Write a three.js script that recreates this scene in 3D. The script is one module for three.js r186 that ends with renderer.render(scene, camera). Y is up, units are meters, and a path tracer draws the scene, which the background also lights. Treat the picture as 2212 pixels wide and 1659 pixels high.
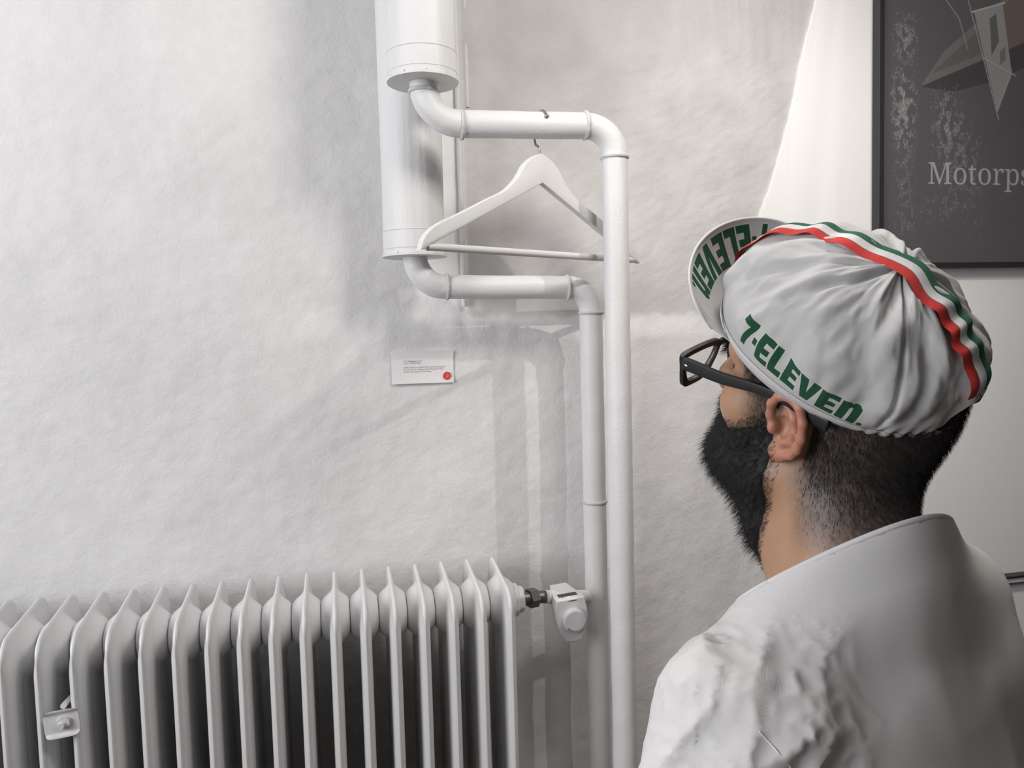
import * as THREE from 'three';
import { RectAreaLightUniformsLib } from 'three/addons/lights/RectAreaLightUniformsLib.js';
import { RoundedBoxGeometry } from 'three/addons/geometries/RoundedBoxGeometry.js';
import { mergeGeometries, mergeVertices, toCreasedNormals } from 'three/addons/utils/BufferGeometryUtils.js';
import { createNoise3D, createNoise2D } from 'simplex-noise';

// ---------------------------------------------------------------- camera, sky, lights, exposure
const scene = new THREE.Scene();
const FW = 2212, FH = 1659, FOCAL = 1700, DEG = Math.PI / 180;
const CAM = new THREE.Vector3(0, 1.58, 1.55);
const camera = new THREE.PerspectiveCamera(2 * Math.atan(FH / 2 / FOCAL) / DEG, FW / FH, 0.05, 60);
camera.position.copy(CAM);
camera.rotation.set(-3.825 * DEG, -12.268 * DEG, -1.531 * DEG, 'YXZ');
camera.updateMatrixWorld(true);
scene.add(camera);
const renderer = new THREE.WebGLRenderer({ antialias: true });
renderer.toneMapping = THREE.LinearToneMapping;
renderer.toneMappingExposure = 1.03;
renderer.shadowMap.enabled = true;
renderer.shadowMap.type = THREE.PCFSoftShadowMap;
RectAreaLightUniformsLib.init();
scene.background = new THREE.Color(0.75, 0.80, 0.88);       // overcast sky outside the window

const ROOM = { x0: -1.75, x1: 2.35, z1: 3.6, h: 2.78 };
const WINDOW = { y0: 1.30, y1: 2.60, z0: 0.70, z1: 2.15 };
// daylight that comes in through the window in the left wall
const daylight = new THREE.RectAreaLight(0xfaf9fc, 7.6, WINDOW.z1 - WINDOW.z0, WINDOW.y1 - WINDOW.y0);
daylight.position.set(ROOM.x0 - 0.02, (WINDOW.y0 + WINDOW.y1) / 2, (WINDOW.z0 + WINDOW.z1) / 2);
daylight.lookAt(1, daylight.position.y - 0.0, daylight.position.z);
scene.add(daylight);
// globe pendant over the man, and an unseen spot added to brighten the wall right of the pipes (their bodies are built further down)
const PENDANT = new THREE.Vector3(0.53, 2.32, 0.86);
const pendantLight = new THREE.PointLight(0xfffaf4, 1.25, 0, 2);
pendantLight.position.copy(PENDANT); pendantLight.castShadow = true; pendantLight.shadow.radius = 5.5;
scene.add(pendantLight);
const SPOT = new THREE.Vector3(1.00, 2.64, 1.05), SPOT_AIM = new THREE.Vector3(0.86, 1.36, 0);
const spot = new THREE.SpotLight(0xfff6f0, 2.3, 0, 38 * DEG, 1.0, 2);
spot.position.copy(SPOT); spot.target.position.copy(SPOT_AIM); spot.castShadow = true; spot.shadow.radius = 0.4;
scene.add(spot, spot.target);

// ---------------------------------------------------------------- helpers
let seed = 20240611;
function rnd() { seed |= 0; seed = seed + 0x6D2B79F5 | 0; let t = Math.imul(seed ^ seed >>> 15, 1 | seed); t = t + Math.imul(t ^ t >>> 7, 61 | t) ^ t; return ((t ^ t >>> 14) >>> 0) / 4294967296; }
const noise3 = createNoise3D(rnd), noise2 = createNoise2D(rnd);
const V = (x, y, z) => new THREE.Vector3(x, y, z);
const clamp = (v, a = 0, b = 1) => Math.min(b, Math.max(a, v));
const sstep = (a, b, v) => { const t = clamp((v - a) / (b - a)); return t * t * (3 - 2 * t); };
const lerp = (a, b, t) => a + (b - a) * t;
const CAM_TURN = new THREE.Matrix3().setFromMatrix4(camera.matrixWorld);
// direction through a pixel of the 2212 x 1659 frame; a plane that the thing touches gives its distance
function rayOf(px, py) { return V((px - FW / 2) / FOCAL, -(py - FH / 2) / FOCAL, -1).applyMatrix3(CAM_TURN); }
function onZ(px, py, z) { const d = rayOf(px, py); return CAM.clone().addScaledVector(d, (z - CAM.z) / d.z); }
function onPlane(px, py, o, n) { const d = rayOf(px, py); return CAM.clone().addScaledVector(d, o.clone().sub(CAM).dot(n) / d.dot(n)); }
const used = {};
function numbered(name) { const n = used[name] = (used[name] ?? -1) + 1; return n ? `${name}_${String(n).padStart(3, '0')}` : name; }
function shade(o) { o.traverse(m => { if (m.isMesh) { m.castShadow = true; m.receiveShadow = true; } }); return o; }
function thing(name, label, category, at = V(0, 0, 0), group) {
  const o = new THREE.Group(); o.name = numbered(name); o.position.copy(at); scene.add(o);
  o.userData = { label, category }; if (group) o.userData.group = group;
  return o;
}
function part(name, geo, mat, parent, label) {
  const m = new THREE.Mesh(geo, mat); m.name = name; m.castShadow = m.receiveShadow = true;
  if (label) m.userData.label = label;
  parent.add(m); return m;
}
function struct(name, geo, mat, label, category) {
  const m = part(name, geo, mat, scene); m.userData = { kind: 'structure', label, category }; return m;
}
const box = (w, h, d, x = 0, y = 0, z = 0, r = 0) => (r ? new RoundedBoxGeometry(w, h, d, 2, r) : new THREE.BoxGeometry(w, h, d)).translate(x, y, z);
function merge(list) { return mergeGeometries(list.map(g => { const q = g.index ? g.toNonIndexed() : g; for (const k of Object.keys(q.attributes)) if (!['position', 'normal', 'uv'].includes(k)) q.deleteAttribute(k); return q; })); }
// grid surface from f(u, v) -> Vector3, uv = (u, v)
function gridSurface(us, vs, f, flip = false, uvf) {
  const pos = [], uv = [], idx = [], nu = us.length, nv = vs.length;
  for (let j = 0; j < nv; j++) for (let i = 0; i < nu; i++) { const p = f(us[i], vs[j]); pos.push(p.x, p.y, p.z); if (uvf) uv.push(...uvf(us[i], vs[j], p)); else uv.push(us[i], vs[j]); }
  for (let j = 0; j < nv - 1; j++) for (let i = 0; i < nu - 1; i++) {
    const a = j * nu + i, b = a + 1, c = a + nu, d = c + 1;
    if (flip) idx.push(a, c, b, b, c, d); else idx.push(a, b, c, b, d, c);
  }
  const g = new THREE.BufferGeometry();
  g.setAttribute('position', new THREE.Float32BufferAttribute(pos, 3)); g.setAttribute('uv', new THREE.Float32BufferAttribute(uv, 2));
  g.setIndex(idx); g.computeVertexNormals(); return g;
}
const range = (a, b, n) => Array.from({ length: n + 1 }, (_, i) => a + (b - a) * i / n);
// tube along a polyline of points with a radius that may vary; closed ends
function tubeAlong(pts, radius, sides = 24, wobble = 0) {
  const n = pts.length, pos = [], uv = [], idx = []; let up = null, len = 0;
  for (let i = 0; i < n; i++) {
    const t = pts[Math.min(i + 1, n - 1)].clone().sub(pts[Math.max(i - 1, 0)]).normalize();
    if (!up) { up = Math.abs(t.y) < 0.9 ? V(0, 1, 0) : V(1, 0, 0); }
    up = up.clone().addScaledVector(t, -up.dot(t)).normalize();
    const side = t.clone().cross(up), r = typeof radius === 'function' ? radius(i / (n - 1), i) : radius;
    if (i) len += pts[i].distanceTo(pts[i - 1]);
    for (let k = 0; k <= sides; k++) {
      const a = k / sides * Math.PI * 2, c = Math.cos(a), s = Math.sin(a);
      const q = pts[i].clone().addScaledVector(up, c * r).addScaledVector(side, s * r);
      if (wobble) { const w = wobble * noise3(q.x * 14, q.y * 14, q.z * 14); q.addScaledVector(up, c * w).addScaledVector(side, s * w); }
      pos.push(q.x, q.y, q.z); uv.push(k / sides * 2 * Math.PI * r, len);
    }
  }
  const w = sides + 1;
  for (let i = 0; i < n - 1; i++) for (let k = 0; k < sides; k++) { const a = i * w + k, b = a + 1, c = a + w, d = c + 1; idx.push(a, b, c, b, d, c); }
  for (const [i, f] of [[0, 1], [n - 1, 0]]) { const c = pos.length / 3; pos.push(pts[i].x, pts[i].y, pts[i].z); uv.push(0, 0); for (let k = 0; k < sides; k++) f ? idx.push(c, i * w + k + 1, i * w + k) : idx.push(c, i * w + k, i * w + k + 1); }
  const g = new THREE.BufferGeometry();
  g.setAttribute('position', new THREE.Float32BufferAttribute(pos, 3)); g.setAttribute('uv', new THREE.Float32BufferAttribute(uv, 2)); g.setIndex(idx);
  g.computeVertexNormals(); return g;
}
// polyline with rounded corners
function rounded(pts, radii, step = 10) {
  const out = [pts[0].clone()];
  for (let i = 1; i < pts.length - 1; i++) {
    const a = pts[i - 1].clone().sub(pts[i]).normalize(), b = pts[i + 1].clone().sub(pts[i]).normalize();
    const ang = a.angleTo(b), r = radii[i - 1], d = r / Math.tan(ang / 2), c = pts[i].clone().addScaledVector(a.clone().add(b).normalize(), r / Math.sin(ang / 2));
    const p0 = pts[i].clone().addScaledVector(a, d).sub(c), p1 = pts[i].clone().addScaledVector(b, d).sub(c), sweep = Math.PI - ang;
    const e2 = p1.clone().addScaledVector(p0, -p1.dot(p0) / p0.lengthSq()).normalize().multiplyScalar(r);
    for (let k = 0; k <= step; k++) { const s = sweep * k / step; out.push(c.clone().addScaledVector(p0, Math.cos(s)).addScaledVector(e2, Math.sin(s))); }
  }
  out.push(pts[pts.length - 1].clone()); return out;
}
function densify(pts, d) { const o = [pts[0]]; for (let i = 1; i < pts.length; i++) { const n = Math.max(1, Math.round(pts[i].distanceTo(pts[i - 1]) / d)); for (let k = 1; k <= n; k++) o.push(pts[i - 1].clone().lerp(pts[i], k / n)); } return o; }
// ---------------------------------------------------------------- textures
function tileNoise(N, f, sd) {   // periodic value noise, values 0..1
  const g = new Float32Array(f * f); let s = sd; for (let i = 0; i < f * f; i++) { s = Math.imul(s, 1664525) + 1013904223 | 0; g[i] = (s >>> 8) / 16777216; }
  return (x, y) => { const X = x / N * f, Y = y / N * f, i = Math.floor(X), j = Math.floor(Y), u = X - i, v = Y - j, a = u * u * (3 - 2 * u), b = v * v * (3 - 2 * v), at = (p, q) => g[(q % f) * f + p % f]; return lerp(lerp(at(i, j), at(i + 1, j), a), lerp(at(i, j + 1), at(i + 1, j + 1), a), b); };
}
function dataTexture(N, fn, srgb, repeat = 1) {
  const d = new Uint8Array(N * N * 4);
  for (let y = 0; y < N; y++) for (let x = 0; x < N; x++) { const c = fn(x, y), o = (y * N + x) * 4; if (typeof c === 'number') d[o] = d[o + 1] = d[o + 2] = clamp(c) * 255; else for (let k = 0; k < 3; k++) d[o + k] = clamp(c[k]) * 255; d[o + 3] = 255; }
  const t = new THREE.DataTexture(d, N, N); t.magFilter = THREE.LinearFilter; t.minFilter = THREE.LinearMipmapLinearFilter; t.generateMipmaps = true; t.wrapS = t.wrapT = THREE.RepeatWrapping; t.repeat.set(repeat, repeat);
  if (srgb) t.colorSpace = THREE.SRGBColorSpace; t.needsUpdate = true; return t;
}
function fbmTexture(N, freqs, weights, sd, srgb, map = v => v, repeat = 1) {
  const ns = freqs.map((f, i) => tileNoise(N, f, sd + i * 977)), W = weights.reduce((a, b) => a + b);
  return dataTexture(N, (x, y) => { let v = 0; for (let i = 0; i < ns.length; i++) v += ns[i](x, y) * weights[i]; return map(v / W, x, y); }, srgb, repeat);
}
const plasterBump = fbmTexture(1024, [16, 48, 128, 300], [1.0, 0.8, 1.0, 0.7], 11, false, v => 0.5 + (v - 0.5) * 1.6, 1 / 0.6);
const plasterTone = fbmTexture(512, [3, 7, 21, 90], [1, 1, 0.7, 0.5], 77, true, v => { const k = 0.965 + (v - 0.5) * 0.10; return [k, k * 0.997, k * 0.997]; }, 1 / 1.3);
const paintBump = fbmTexture(512, [10, 40, 110], [1, 1, 0.8], 31, false, v => v, 1 / 0.12);
const clothBump = dataTexture(256, (x, y) => 0.5 + 0.25 * Math.sin(x / 256 * Math.PI * 2 * 64) * (((y * 64 / 256) | 0) % 2 ? 1 : -1) + 0.2 * (rnd() - 0.5), false, 1 / 0.04);
const mat = (color, o = {}) => new THREE.MeshStandardMaterial({ color: new THREE.Color().setRGB(...(Array.isArray(color) ? color : [color, color, color])), roughness: 0.6, ...o });
const M = {
  wall: mat(0.82, { vertexColors: true, roughness: 0.88, map: plasterTone, bumpMap: plasterBump, bumpScale: 0.0007 }),
  smoothWall: mat([0.86, 0.855, 0.85], { roughness: 0.85, bumpMap: plasterBump, bumpScale: 0.0002 }),
  roomWall: mat([0.12, 0.118, 0.115], { roughness: 0.9 }),
  ceiling: mat([0.55, 0.55, 0.545], { roughness: 0.95 }),
  floor: mat([0.20, 0.16, 0.125], { roughness: 0.55 }),
  pipe: mat(0.70, { roughness: 0.5, bumpMap: paintBump, bumpScale: 0.0004 }),
  radiator: mat(0.70, { roughness: 0.36, bumpMap: paintBump, bumpScale: 0.0001 }),
  hanger: mat(0.72, { roughness: 0.5 }),
  steel: mat([0.36, 0.36, 0.36], { roughness: 0.3, metalness: 0.9 }),
  brass: mat([0.16, 0.155, 0.155], { roughness: 0.42, metalness: 0.75 }),
  darkGap: mat(0.03, { roughness: 0.9 }),
  plastic: mat([0.74, 0.74, 0.745], { roughness: 0.4 }),
  knob: mat([0.62, 0.62, 0.64], { roughness: 0.35 }),
  lcd: mat(0.045, { roughness: 0.25 }),
  black: mat([0.022, 0.021, 0.023], { roughness: 0.45 }),
  white: mat(0.8, { roughness: 0.5 }),
};
// ---------------------------------------------------------------- the room
const LEDGE_Y = 1.613, EDGE_X = onZ(1000, 500, 0).x;
function plasterZ(x, y) {
  // the wall above the old dado line stands a little further back; the step is soft on the left and crisp on the right of the corner bead
  const right = sstep(EDGE_X - 0.012, EDGE_X - 0.002, x), left = sstep(-0.22, 0.12, x);
  const wave = 0.006 * noise2(x * 5, 3.1) + 0.003 * noise2(x * 17, 8.2);
  const stepL = left * (1 - right) * 0.016 * sstep(LEDGE_Y - 0.055 + wave * 2, LEDGE_Y + 0.03 + wave, y);
  const far = sstep(EDGE_X, EDGE_X + 0.25, x), calm = 1 - 0.75 * sstep(0.82, 1.0, x);
  const stepR = right * lerp(0.017, 0.003, sstep(0.55, 0.92, x)) * sstep(LEDGE_Y - 0.056 + wave * (2 - far), LEDGE_Y + lerp(0.03, 0.004, far) + wave, y) + 0.002 * sstep(0.8, 1.0, x);
  const region = 0.45 + 0.55 * right * sstep(LEDGE_Y - 0.1, LEDGE_Y + 0.1, y);
  let z = -stepL - stepR;
  z += calm * (0.0022 * noise2(x * 2.3, y * 2.3) + 0.0011 * noise2(x * 7 + 9, y * 6)) + 0.0006 * noise2(x * 19, y * 17 + 4);
  const c = Math.cos(0.5), s = Math.sin(0.5), u = x * c + y * s, v = -x * s + y * c;       // trowel strokes
  z += region * (0.0006 * noise2(u * 14, v * 60) + 0.0004 * noise2(u * 40 + 5, v * 120));
  return z;
}
{
  const ax = [...range(ROOM.x0, -0.75, 20).slice(0, -1), ...range(-0.75, 1.65, 520).slice(0, -1), ...range(1.65, ROOM.x1, 14)];
  const ay = [...range(0, 0.55, 12).slice(0, -1), ...range(0.55, 2.15, 350).slice(0, -1), ...range(2.15, ROOM.h, 14)];
  const front = gridSurface(ax, ay, (x, y) => V(x, y, plasterZ(x, y)), false, (x, y) => [x, y]);
  const slab = box(ROOM.x1 - ROOM.x0 + 0.4, ROOM.h + 0.2, 0.2, (ROOM.x0 + ROOM.x1) / 2, ROOM.h / 2, -0.15);
  // the old rough patch over the step is greyer than the paint round it; its outline is the step, the bead and the slanting edge
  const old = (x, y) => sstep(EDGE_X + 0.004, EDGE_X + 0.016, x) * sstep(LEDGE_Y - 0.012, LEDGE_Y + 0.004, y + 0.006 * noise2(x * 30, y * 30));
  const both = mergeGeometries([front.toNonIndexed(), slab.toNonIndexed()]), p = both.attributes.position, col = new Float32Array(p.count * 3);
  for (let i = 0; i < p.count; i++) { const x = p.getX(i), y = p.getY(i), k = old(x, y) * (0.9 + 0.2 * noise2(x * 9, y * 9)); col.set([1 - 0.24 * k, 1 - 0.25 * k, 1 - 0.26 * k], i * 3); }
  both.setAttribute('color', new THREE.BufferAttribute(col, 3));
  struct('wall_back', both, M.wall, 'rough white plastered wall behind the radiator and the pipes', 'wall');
}
struct('floor', box(ROOM.x1 - ROOM.x0 + 0.4, 0.2, ROOM.z1 + 0.4, (ROOM.x0 + ROOM.x1) / 2, -0.1, ROOM.z1 / 2), M.floor, 'dark wooden floor of the room', 'floor');
struct('ceiling', box(ROOM.x1 - ROOM.x0 + 0.4, 0.2, ROOM.z1 + 0.4, (ROOM.x0 + ROOM.x1) / 2, ROOM.h + 0.1, ROOM.z1 / 2), M.ceiling, 'plain white ceiling of the room', 'ceiling');
struct('wall_right', box(0.2, ROOM.h, ROOM.z1, ROOM.x1 + 0.1, ROOM.h / 2, ROOM.z1 / 2), M.roomWall, 'plain wall opposite the window', 'wall');
struct('wall_front', box(ROOM.x1 - ROOM.x0 + 0.4, ROOM.h, 0.2, (ROOM.x0 + ROOM.x1) / 2, ROOM.h / 2, ROOM.z1 + 0.1), M.roomWall, 'plain wall facing the radiator wall', 'wall');
{ // left wall with the window opening
  const { y0, y1, z0, z1 } = WINDOW, x = ROOM.x0 - 0.1;
  struct('wall_left', merge([box(0.2, ROOM.h, z0, x, ROOM.h / 2, z0 / 2), box(0.2, ROOM.h, ROOM.z1 - z1, x, ROOM.h / 2, (z1 + ROOM.z1) / 2), box(0.2, y0, z1 - z0, x, y0 / 2, (z0 + z1) / 2), box(0.2, ROOM.h - y1, z1 - z0, x, (y1 + ROOM.h) / 2, (z0 + z1) / 2)]), M.roomWall, 'plain wall with the window', 'wall');
  const w = new THREE.Group(); w.name = 'window_1'; w.userData = { kind: 'structure', label: 'white framed window that lets the daylight in', category: 'window' }; scene.add(w);
  const cz = (z0 + z1) / 2, cy = (y0 + y1) / 2, t = 0.05;
  part('window_frame', merge([box(0.06, t, z1 - z0, x, y0 + t / 2, cz), box(0.06, t, z1 - z0, x, y1 - t / 2, cz), box(0.06, y1 - y0 - 2 * t, t, x, cy, z0 + t / 2), box(0.06, y1 - y0 - 2 * t, t, x, cy, z1 - t / 2), box(0.06, y1 - y0 - 2 * t, t, x, cy, cz)]), M.white, w);
  const glass = new THREE.MeshPhysicalMaterial({ color: 0xffffff, transmission: 1, thickness: 0, roughness: 0, ior: 1.45 });
  for (const s of [-1, 1]) part('pane', box(0.006, y1 - y0 - 2 * t, (z1 - z0) / 2 - 1.5 * t, x, cy, cz + s * ((z1 - z0) / 4 - t / 4)), glass, w);
  part('window_sill', box(0.26, 0.03, z1 - z0 + 0.1, ROOM.x0 + 0.0, y0 - 0.015, cz), M.white, w);
}
// the smoothly plastered, whiter part of the wall that carries the poster: a thin coat with an uneven slanting edge
{
  const edge = [[1790, -160], [1763, 0], [1738, 97], [1712, 224], [1693, 299], [1667, 392], [1637, 485], [1640, 580], [1665, 720], [1700, 900], [1725, 1120], [1728, 1659]].map(p => onZ(p[0], p[1], 0)), cv = new THREE.CatmullRomCurve3(edge, false, 'centripetal').getPoints(120);
  const yA = ROOM.h - 0.001, pts = [[cv[0].x + (yA - cv[0].y) * 0.2, yA], ...cv.map(p => [p.x + 0.0015 * noise2(p.y * 40, 2), p.y]), [cv[120].x, 0.002], [ROOM.x1 - 0.001, 0.002], [ROOM.x1 - 0.001, yA]];
  const g = new THREE.ExtrudeGeometry(new THREE.Shape(pts.map(p => new THREE.Vector2(...p))), { depth: 0.034, bevelEnabled: true, bevelThickness: 0.0015, bevelSize: 0.0015, bevelOffset: -0.0015, bevelSegments: 2 }).translate(0, 0, -0.0345);
  struct('trim_3', toCreasedNormals(g, 0.5), M.smoothWall, 'smooth bright white plaster coat with a slanting edge around the poster', 'plaster');
}
// the two upright plaster beads behind the big pipe
{
  const bead = (px, pyTop, pyEnd, w, zb, name, label) => {
    const a = onZ(px, 450, zb), yb = onZ(px, pyEnd, zb).y, pts = densify([V(a.x, ROOM.h - 0.001, zb), V(a.x, yb, zb)], 0.02);
    const m = part(numbered(name), tubeAlong(pts, w / 2, 14, 0.0006), M.pipe, scene); m.userData = { label, category: 'trim', kind: 'structure' };
  };
  bead(996.5, 0, 662, 0.0115, -0.008, 'trim_1', 'thin white upright bead ending at the wall step under the pipes');
  bead(1016, 0, 233, 0.0095, -0.020, 'trim_2', 'short white upright bead ending just above the pipe with the hanger');
}
// ---------------------------------------------------------------- heating pipes
const ZF = 0.233, ZR = 0.100, PIPE_R = 0.0222, SLEEVE_R = 0.0555;
function heatingPipe(label, z, sleevePx, endPy, elbowPy, joints, downX, ringPy, ringPts) {
  const sl = onZ(sleevePx[0], sleevePx[1], z), yEnd = onZ(sleevePx[0], endPy, z).y;
  const a = onZ(joints[0][0], joints[0][1], z), b = onZ(joints[1][0], joints[1][1], z), down = onZ(downX[0], downX[1], z);
  const t = thing('heating_pipe', label, 'pipe', V(down.x, 0, z));
  const o = V(-down.x, 0, -z), L = g => g.translate(o.x, o.y, o.z);
  // wide insulation sleeve with the metal end disc and two seams
  const h = ROOM.h - 0.001 - yEnd, prof = [[0.001, 0], [SLEEVE_R + 0.0028, 0], [SLEEVE_R + 0.0028, 0.004], [SLEEVE_R + 0.0008, 0.006], [SLEEVE_R + 0.0008, 0.0125], [SLEEVE_R + 0.0014, 0.0135], [SLEEVE_R + 0.0006, 0.0145], [SLEEVE_R + 0.0006, 0.044], [SLEEVE_R + 0.0014, 0.0452], [SLEEVE_R, 0.0466]];
  for (let k = 1; k <= 40; k++) prof.push([SLEEVE_R, 0.0466 + (h - 0.0466) * k / 40]); prof.push([0.001, h]);
  const lathe = new THREE.LatheGeometry(prof.map(p => new THREE.Vector2(...p)), 64); { const p = lathe.attributes.position; for (let i = 0; i < p.count; i++) { const x = p.getX(i), y = p.getY(i), zz = p.getZ(i), q = Math.hypot(x, zz), k = 1 + 0.0009 * noise3(x * 20, y * 6, zz * 20) / Math.max(q, 0.02); p.setX(i, x * k); p.setZ(i, zz * k); } }
  part('sleeve', toCreasedNormals(lathe, 0.5).translate(sl.x, yEnd, z).translate(o.x, 0, o.z), M.pipe, t);
  for (let k = 0; k < 5; k++) { const an = -1.25 + k * 0.62; part('screw', new THREE.SphereGeometry(0.0022, 8, 6).translate(sl.x + Math.sin(an) * (SLEEVE_R + 0.001), yEnd + 0.0045, z + Math.cos(an) * (SLEEVE_R + 0.001)).translate(o.x, 0, o.z), M.pipe, t); }
  const ya = a.y, yb = b.y, slope = (yb - ya) / (b.x - a.x);
  const c0 = V(sl.x, ya + slope * (sl.x - a.x), z), c1 = V(down.x, ya + slope * (down.x - a.x), z);
  const line = rounded([V(sl.x, yEnd + 0.03, z), c0, c1, V(down.x, 0.0, z)], elbowPy, 14);
  part('tube', L(tubeAlong(densify(line, 0.012), PIPE_R, 40, 0.0006)), M.pipe, t);
  for (const [p, dir] of ringPts(sl, c0, c1, down)) { // lumpy welds under the paint
    const r = new THREE.TorusGeometry(PIPE_R + 0.0002, 0.0026, 10, 48), q = r.attributes.position;
    for (let i = 0; i < q.count; i++) { const x = q.getX(i), y = q.getY(i), w = 1 + 0.03 * noise3(x * 150, y * 150, p.x * 9) ; q.setXYZ(i, x * w, y * w, q.getZ(i) * 1.4); }
    r.lookAt(dir); r.computeVertexNormals(); part('weld_bead', L(r.translate(p.x, p.y, p.z)), M.pipe, t);
  }
  return { t, sl, c0, c1, down };
}
const ELF = 0.060, ELR = 0.055;
const frontPipe = heatingPipe('white painted pipe standing off the wall that carries the clothes hanger', ZF, [911, 100], 180, [ELF, 0.050], [[985, 268], [1265, 272]], [1334, 700], null,
  (sl, c0, c1, d) => [[V(c0.x + ELF + 0.002, c0.y, ZF), V(1, 0, 0)], [V(c1.x - 0.052, c1.y, ZF), V(1, 0, 0)], [V(d.x, c1.y - 0.053, ZF), V(0, 1, 0)], [V(sl.x, onZ(911, 197, ZF).y, ZF), V(0, 1, 0)]]);
const rearPipe = heatingPipe('white painted pipe close to the wall, dropping from the lower sleeve to the radiator valve', ZR, [891, 400], 556, [ELR, 0.045], [[955, 620], [1230, 621]], [1281, 900], null,
  (sl, c0, c1, d) => [[V(c0.x + ELR + 0.002, c0.y, ZR), V(1, 0, 0)], [V(c1.x - 0.047, c1.y, ZR), V(1, 0, 0)], [V(d.x, c1.y - 0.048, ZR), V(0, 1, 0)], [V(d.x, onZ(1281, 1083, ZR).y, ZR), V(0, 1, 0)]]);

// ---------------------------------------------------------------- radiator
const RAD = { x0: -0.526, pitch: 0.05, top: 1.142, front: 0.237, depth: 0.202, bottom: 0.22, n: 17 };
const HUB = { z: 0.101, y: -0.064 };
function sectionGeometry() {
  const ytop = z => -0.019 * (1 - clamp(z / 0.168)) - (z < 0.034 ? (0.034 - Math.sqrt(Math.max(0, 0.034 ** 2 - (0.034 - z) ** 2))) * 1.15 : 0) - (z > 0.168 ? (0.034 - Math.sqrt(Math.max(0, 0.034 ** 2 - (z - 0.168) ** 2))) : 0);
  const zs = []; for (let c = 0; c < 3; c++) for (let k = 0; k < 18; k++) zs.push(0.034 + c * 0.067 - 0.034 * Math.cos(Math.PI * k / 18) * (c === 0 || 1) ); zs.push(0.202);
  zs[0] = 0; const Zs = [...new Set(zs.map(v => +clamp(v, 0, 0.202).toFixed(5)))].sort((a, b) => a - b);
  const ds = [0, 0.0008, 0.0018, 0.003, 0.0045, 0.007]; for (let d = 0.010; d < 0.15; d += 0.0035) ds.push(d); ds.push(0.18, 0.25, 0.4, 0.6, RAD.top - RAD.bottom);
  const half = (z, y) => {
    const d = ytop(z) - y, edge = Math.min(1, d / 0.006), er = Math.sqrt(1 - (1 - edge) ** 2), zr = Math.min(z, 0.202 - z), fr = Math.sqrt(1 - (1 - Math.min(1, zr / 0.010)) ** 2);
    const c = [0.034, 0.101, 0.168].reduce((m, q) => Math.max(m, 1 - ((z - q) / 0.0345) ** 2), 0);
    const col = 0.0038 + 0.0062 * Math.sqrt(c) * sstep(0.004, 0.05, d);
    const r = Math.hypot((z - HUB.z) * 0.92, y - HUB.y), hub = 0.0246 * (1 - sstep(0.029, 0.056, r));
    const k = 0.006, h = clamp(0.5 + 0.5 * (hub - col) / k), sm = lerp(col, hub, h) + k * h * (1 - h);
    return Math.min(0.0246, sm) * er * fr + 0.00002;
  };
  const side = s => gridSurface(Zs, ds, (z, d) => { const y = Math.max(ytop(z) - d, RAD.bottom - RAD.top); return V(s * half(z, y), y, -z); }, s > 0, (z, d) => [z, d]);
  return mergeVertices(merge([side(-1), side(1)]), 1e-5);
}
const radiator = thing('column_radiator', 'grey-white painted steel column radiator with many upright sections under the pipes', 'radiator', V(RAD.x0 + 0.4, RAD.top, RAD.front));
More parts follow.
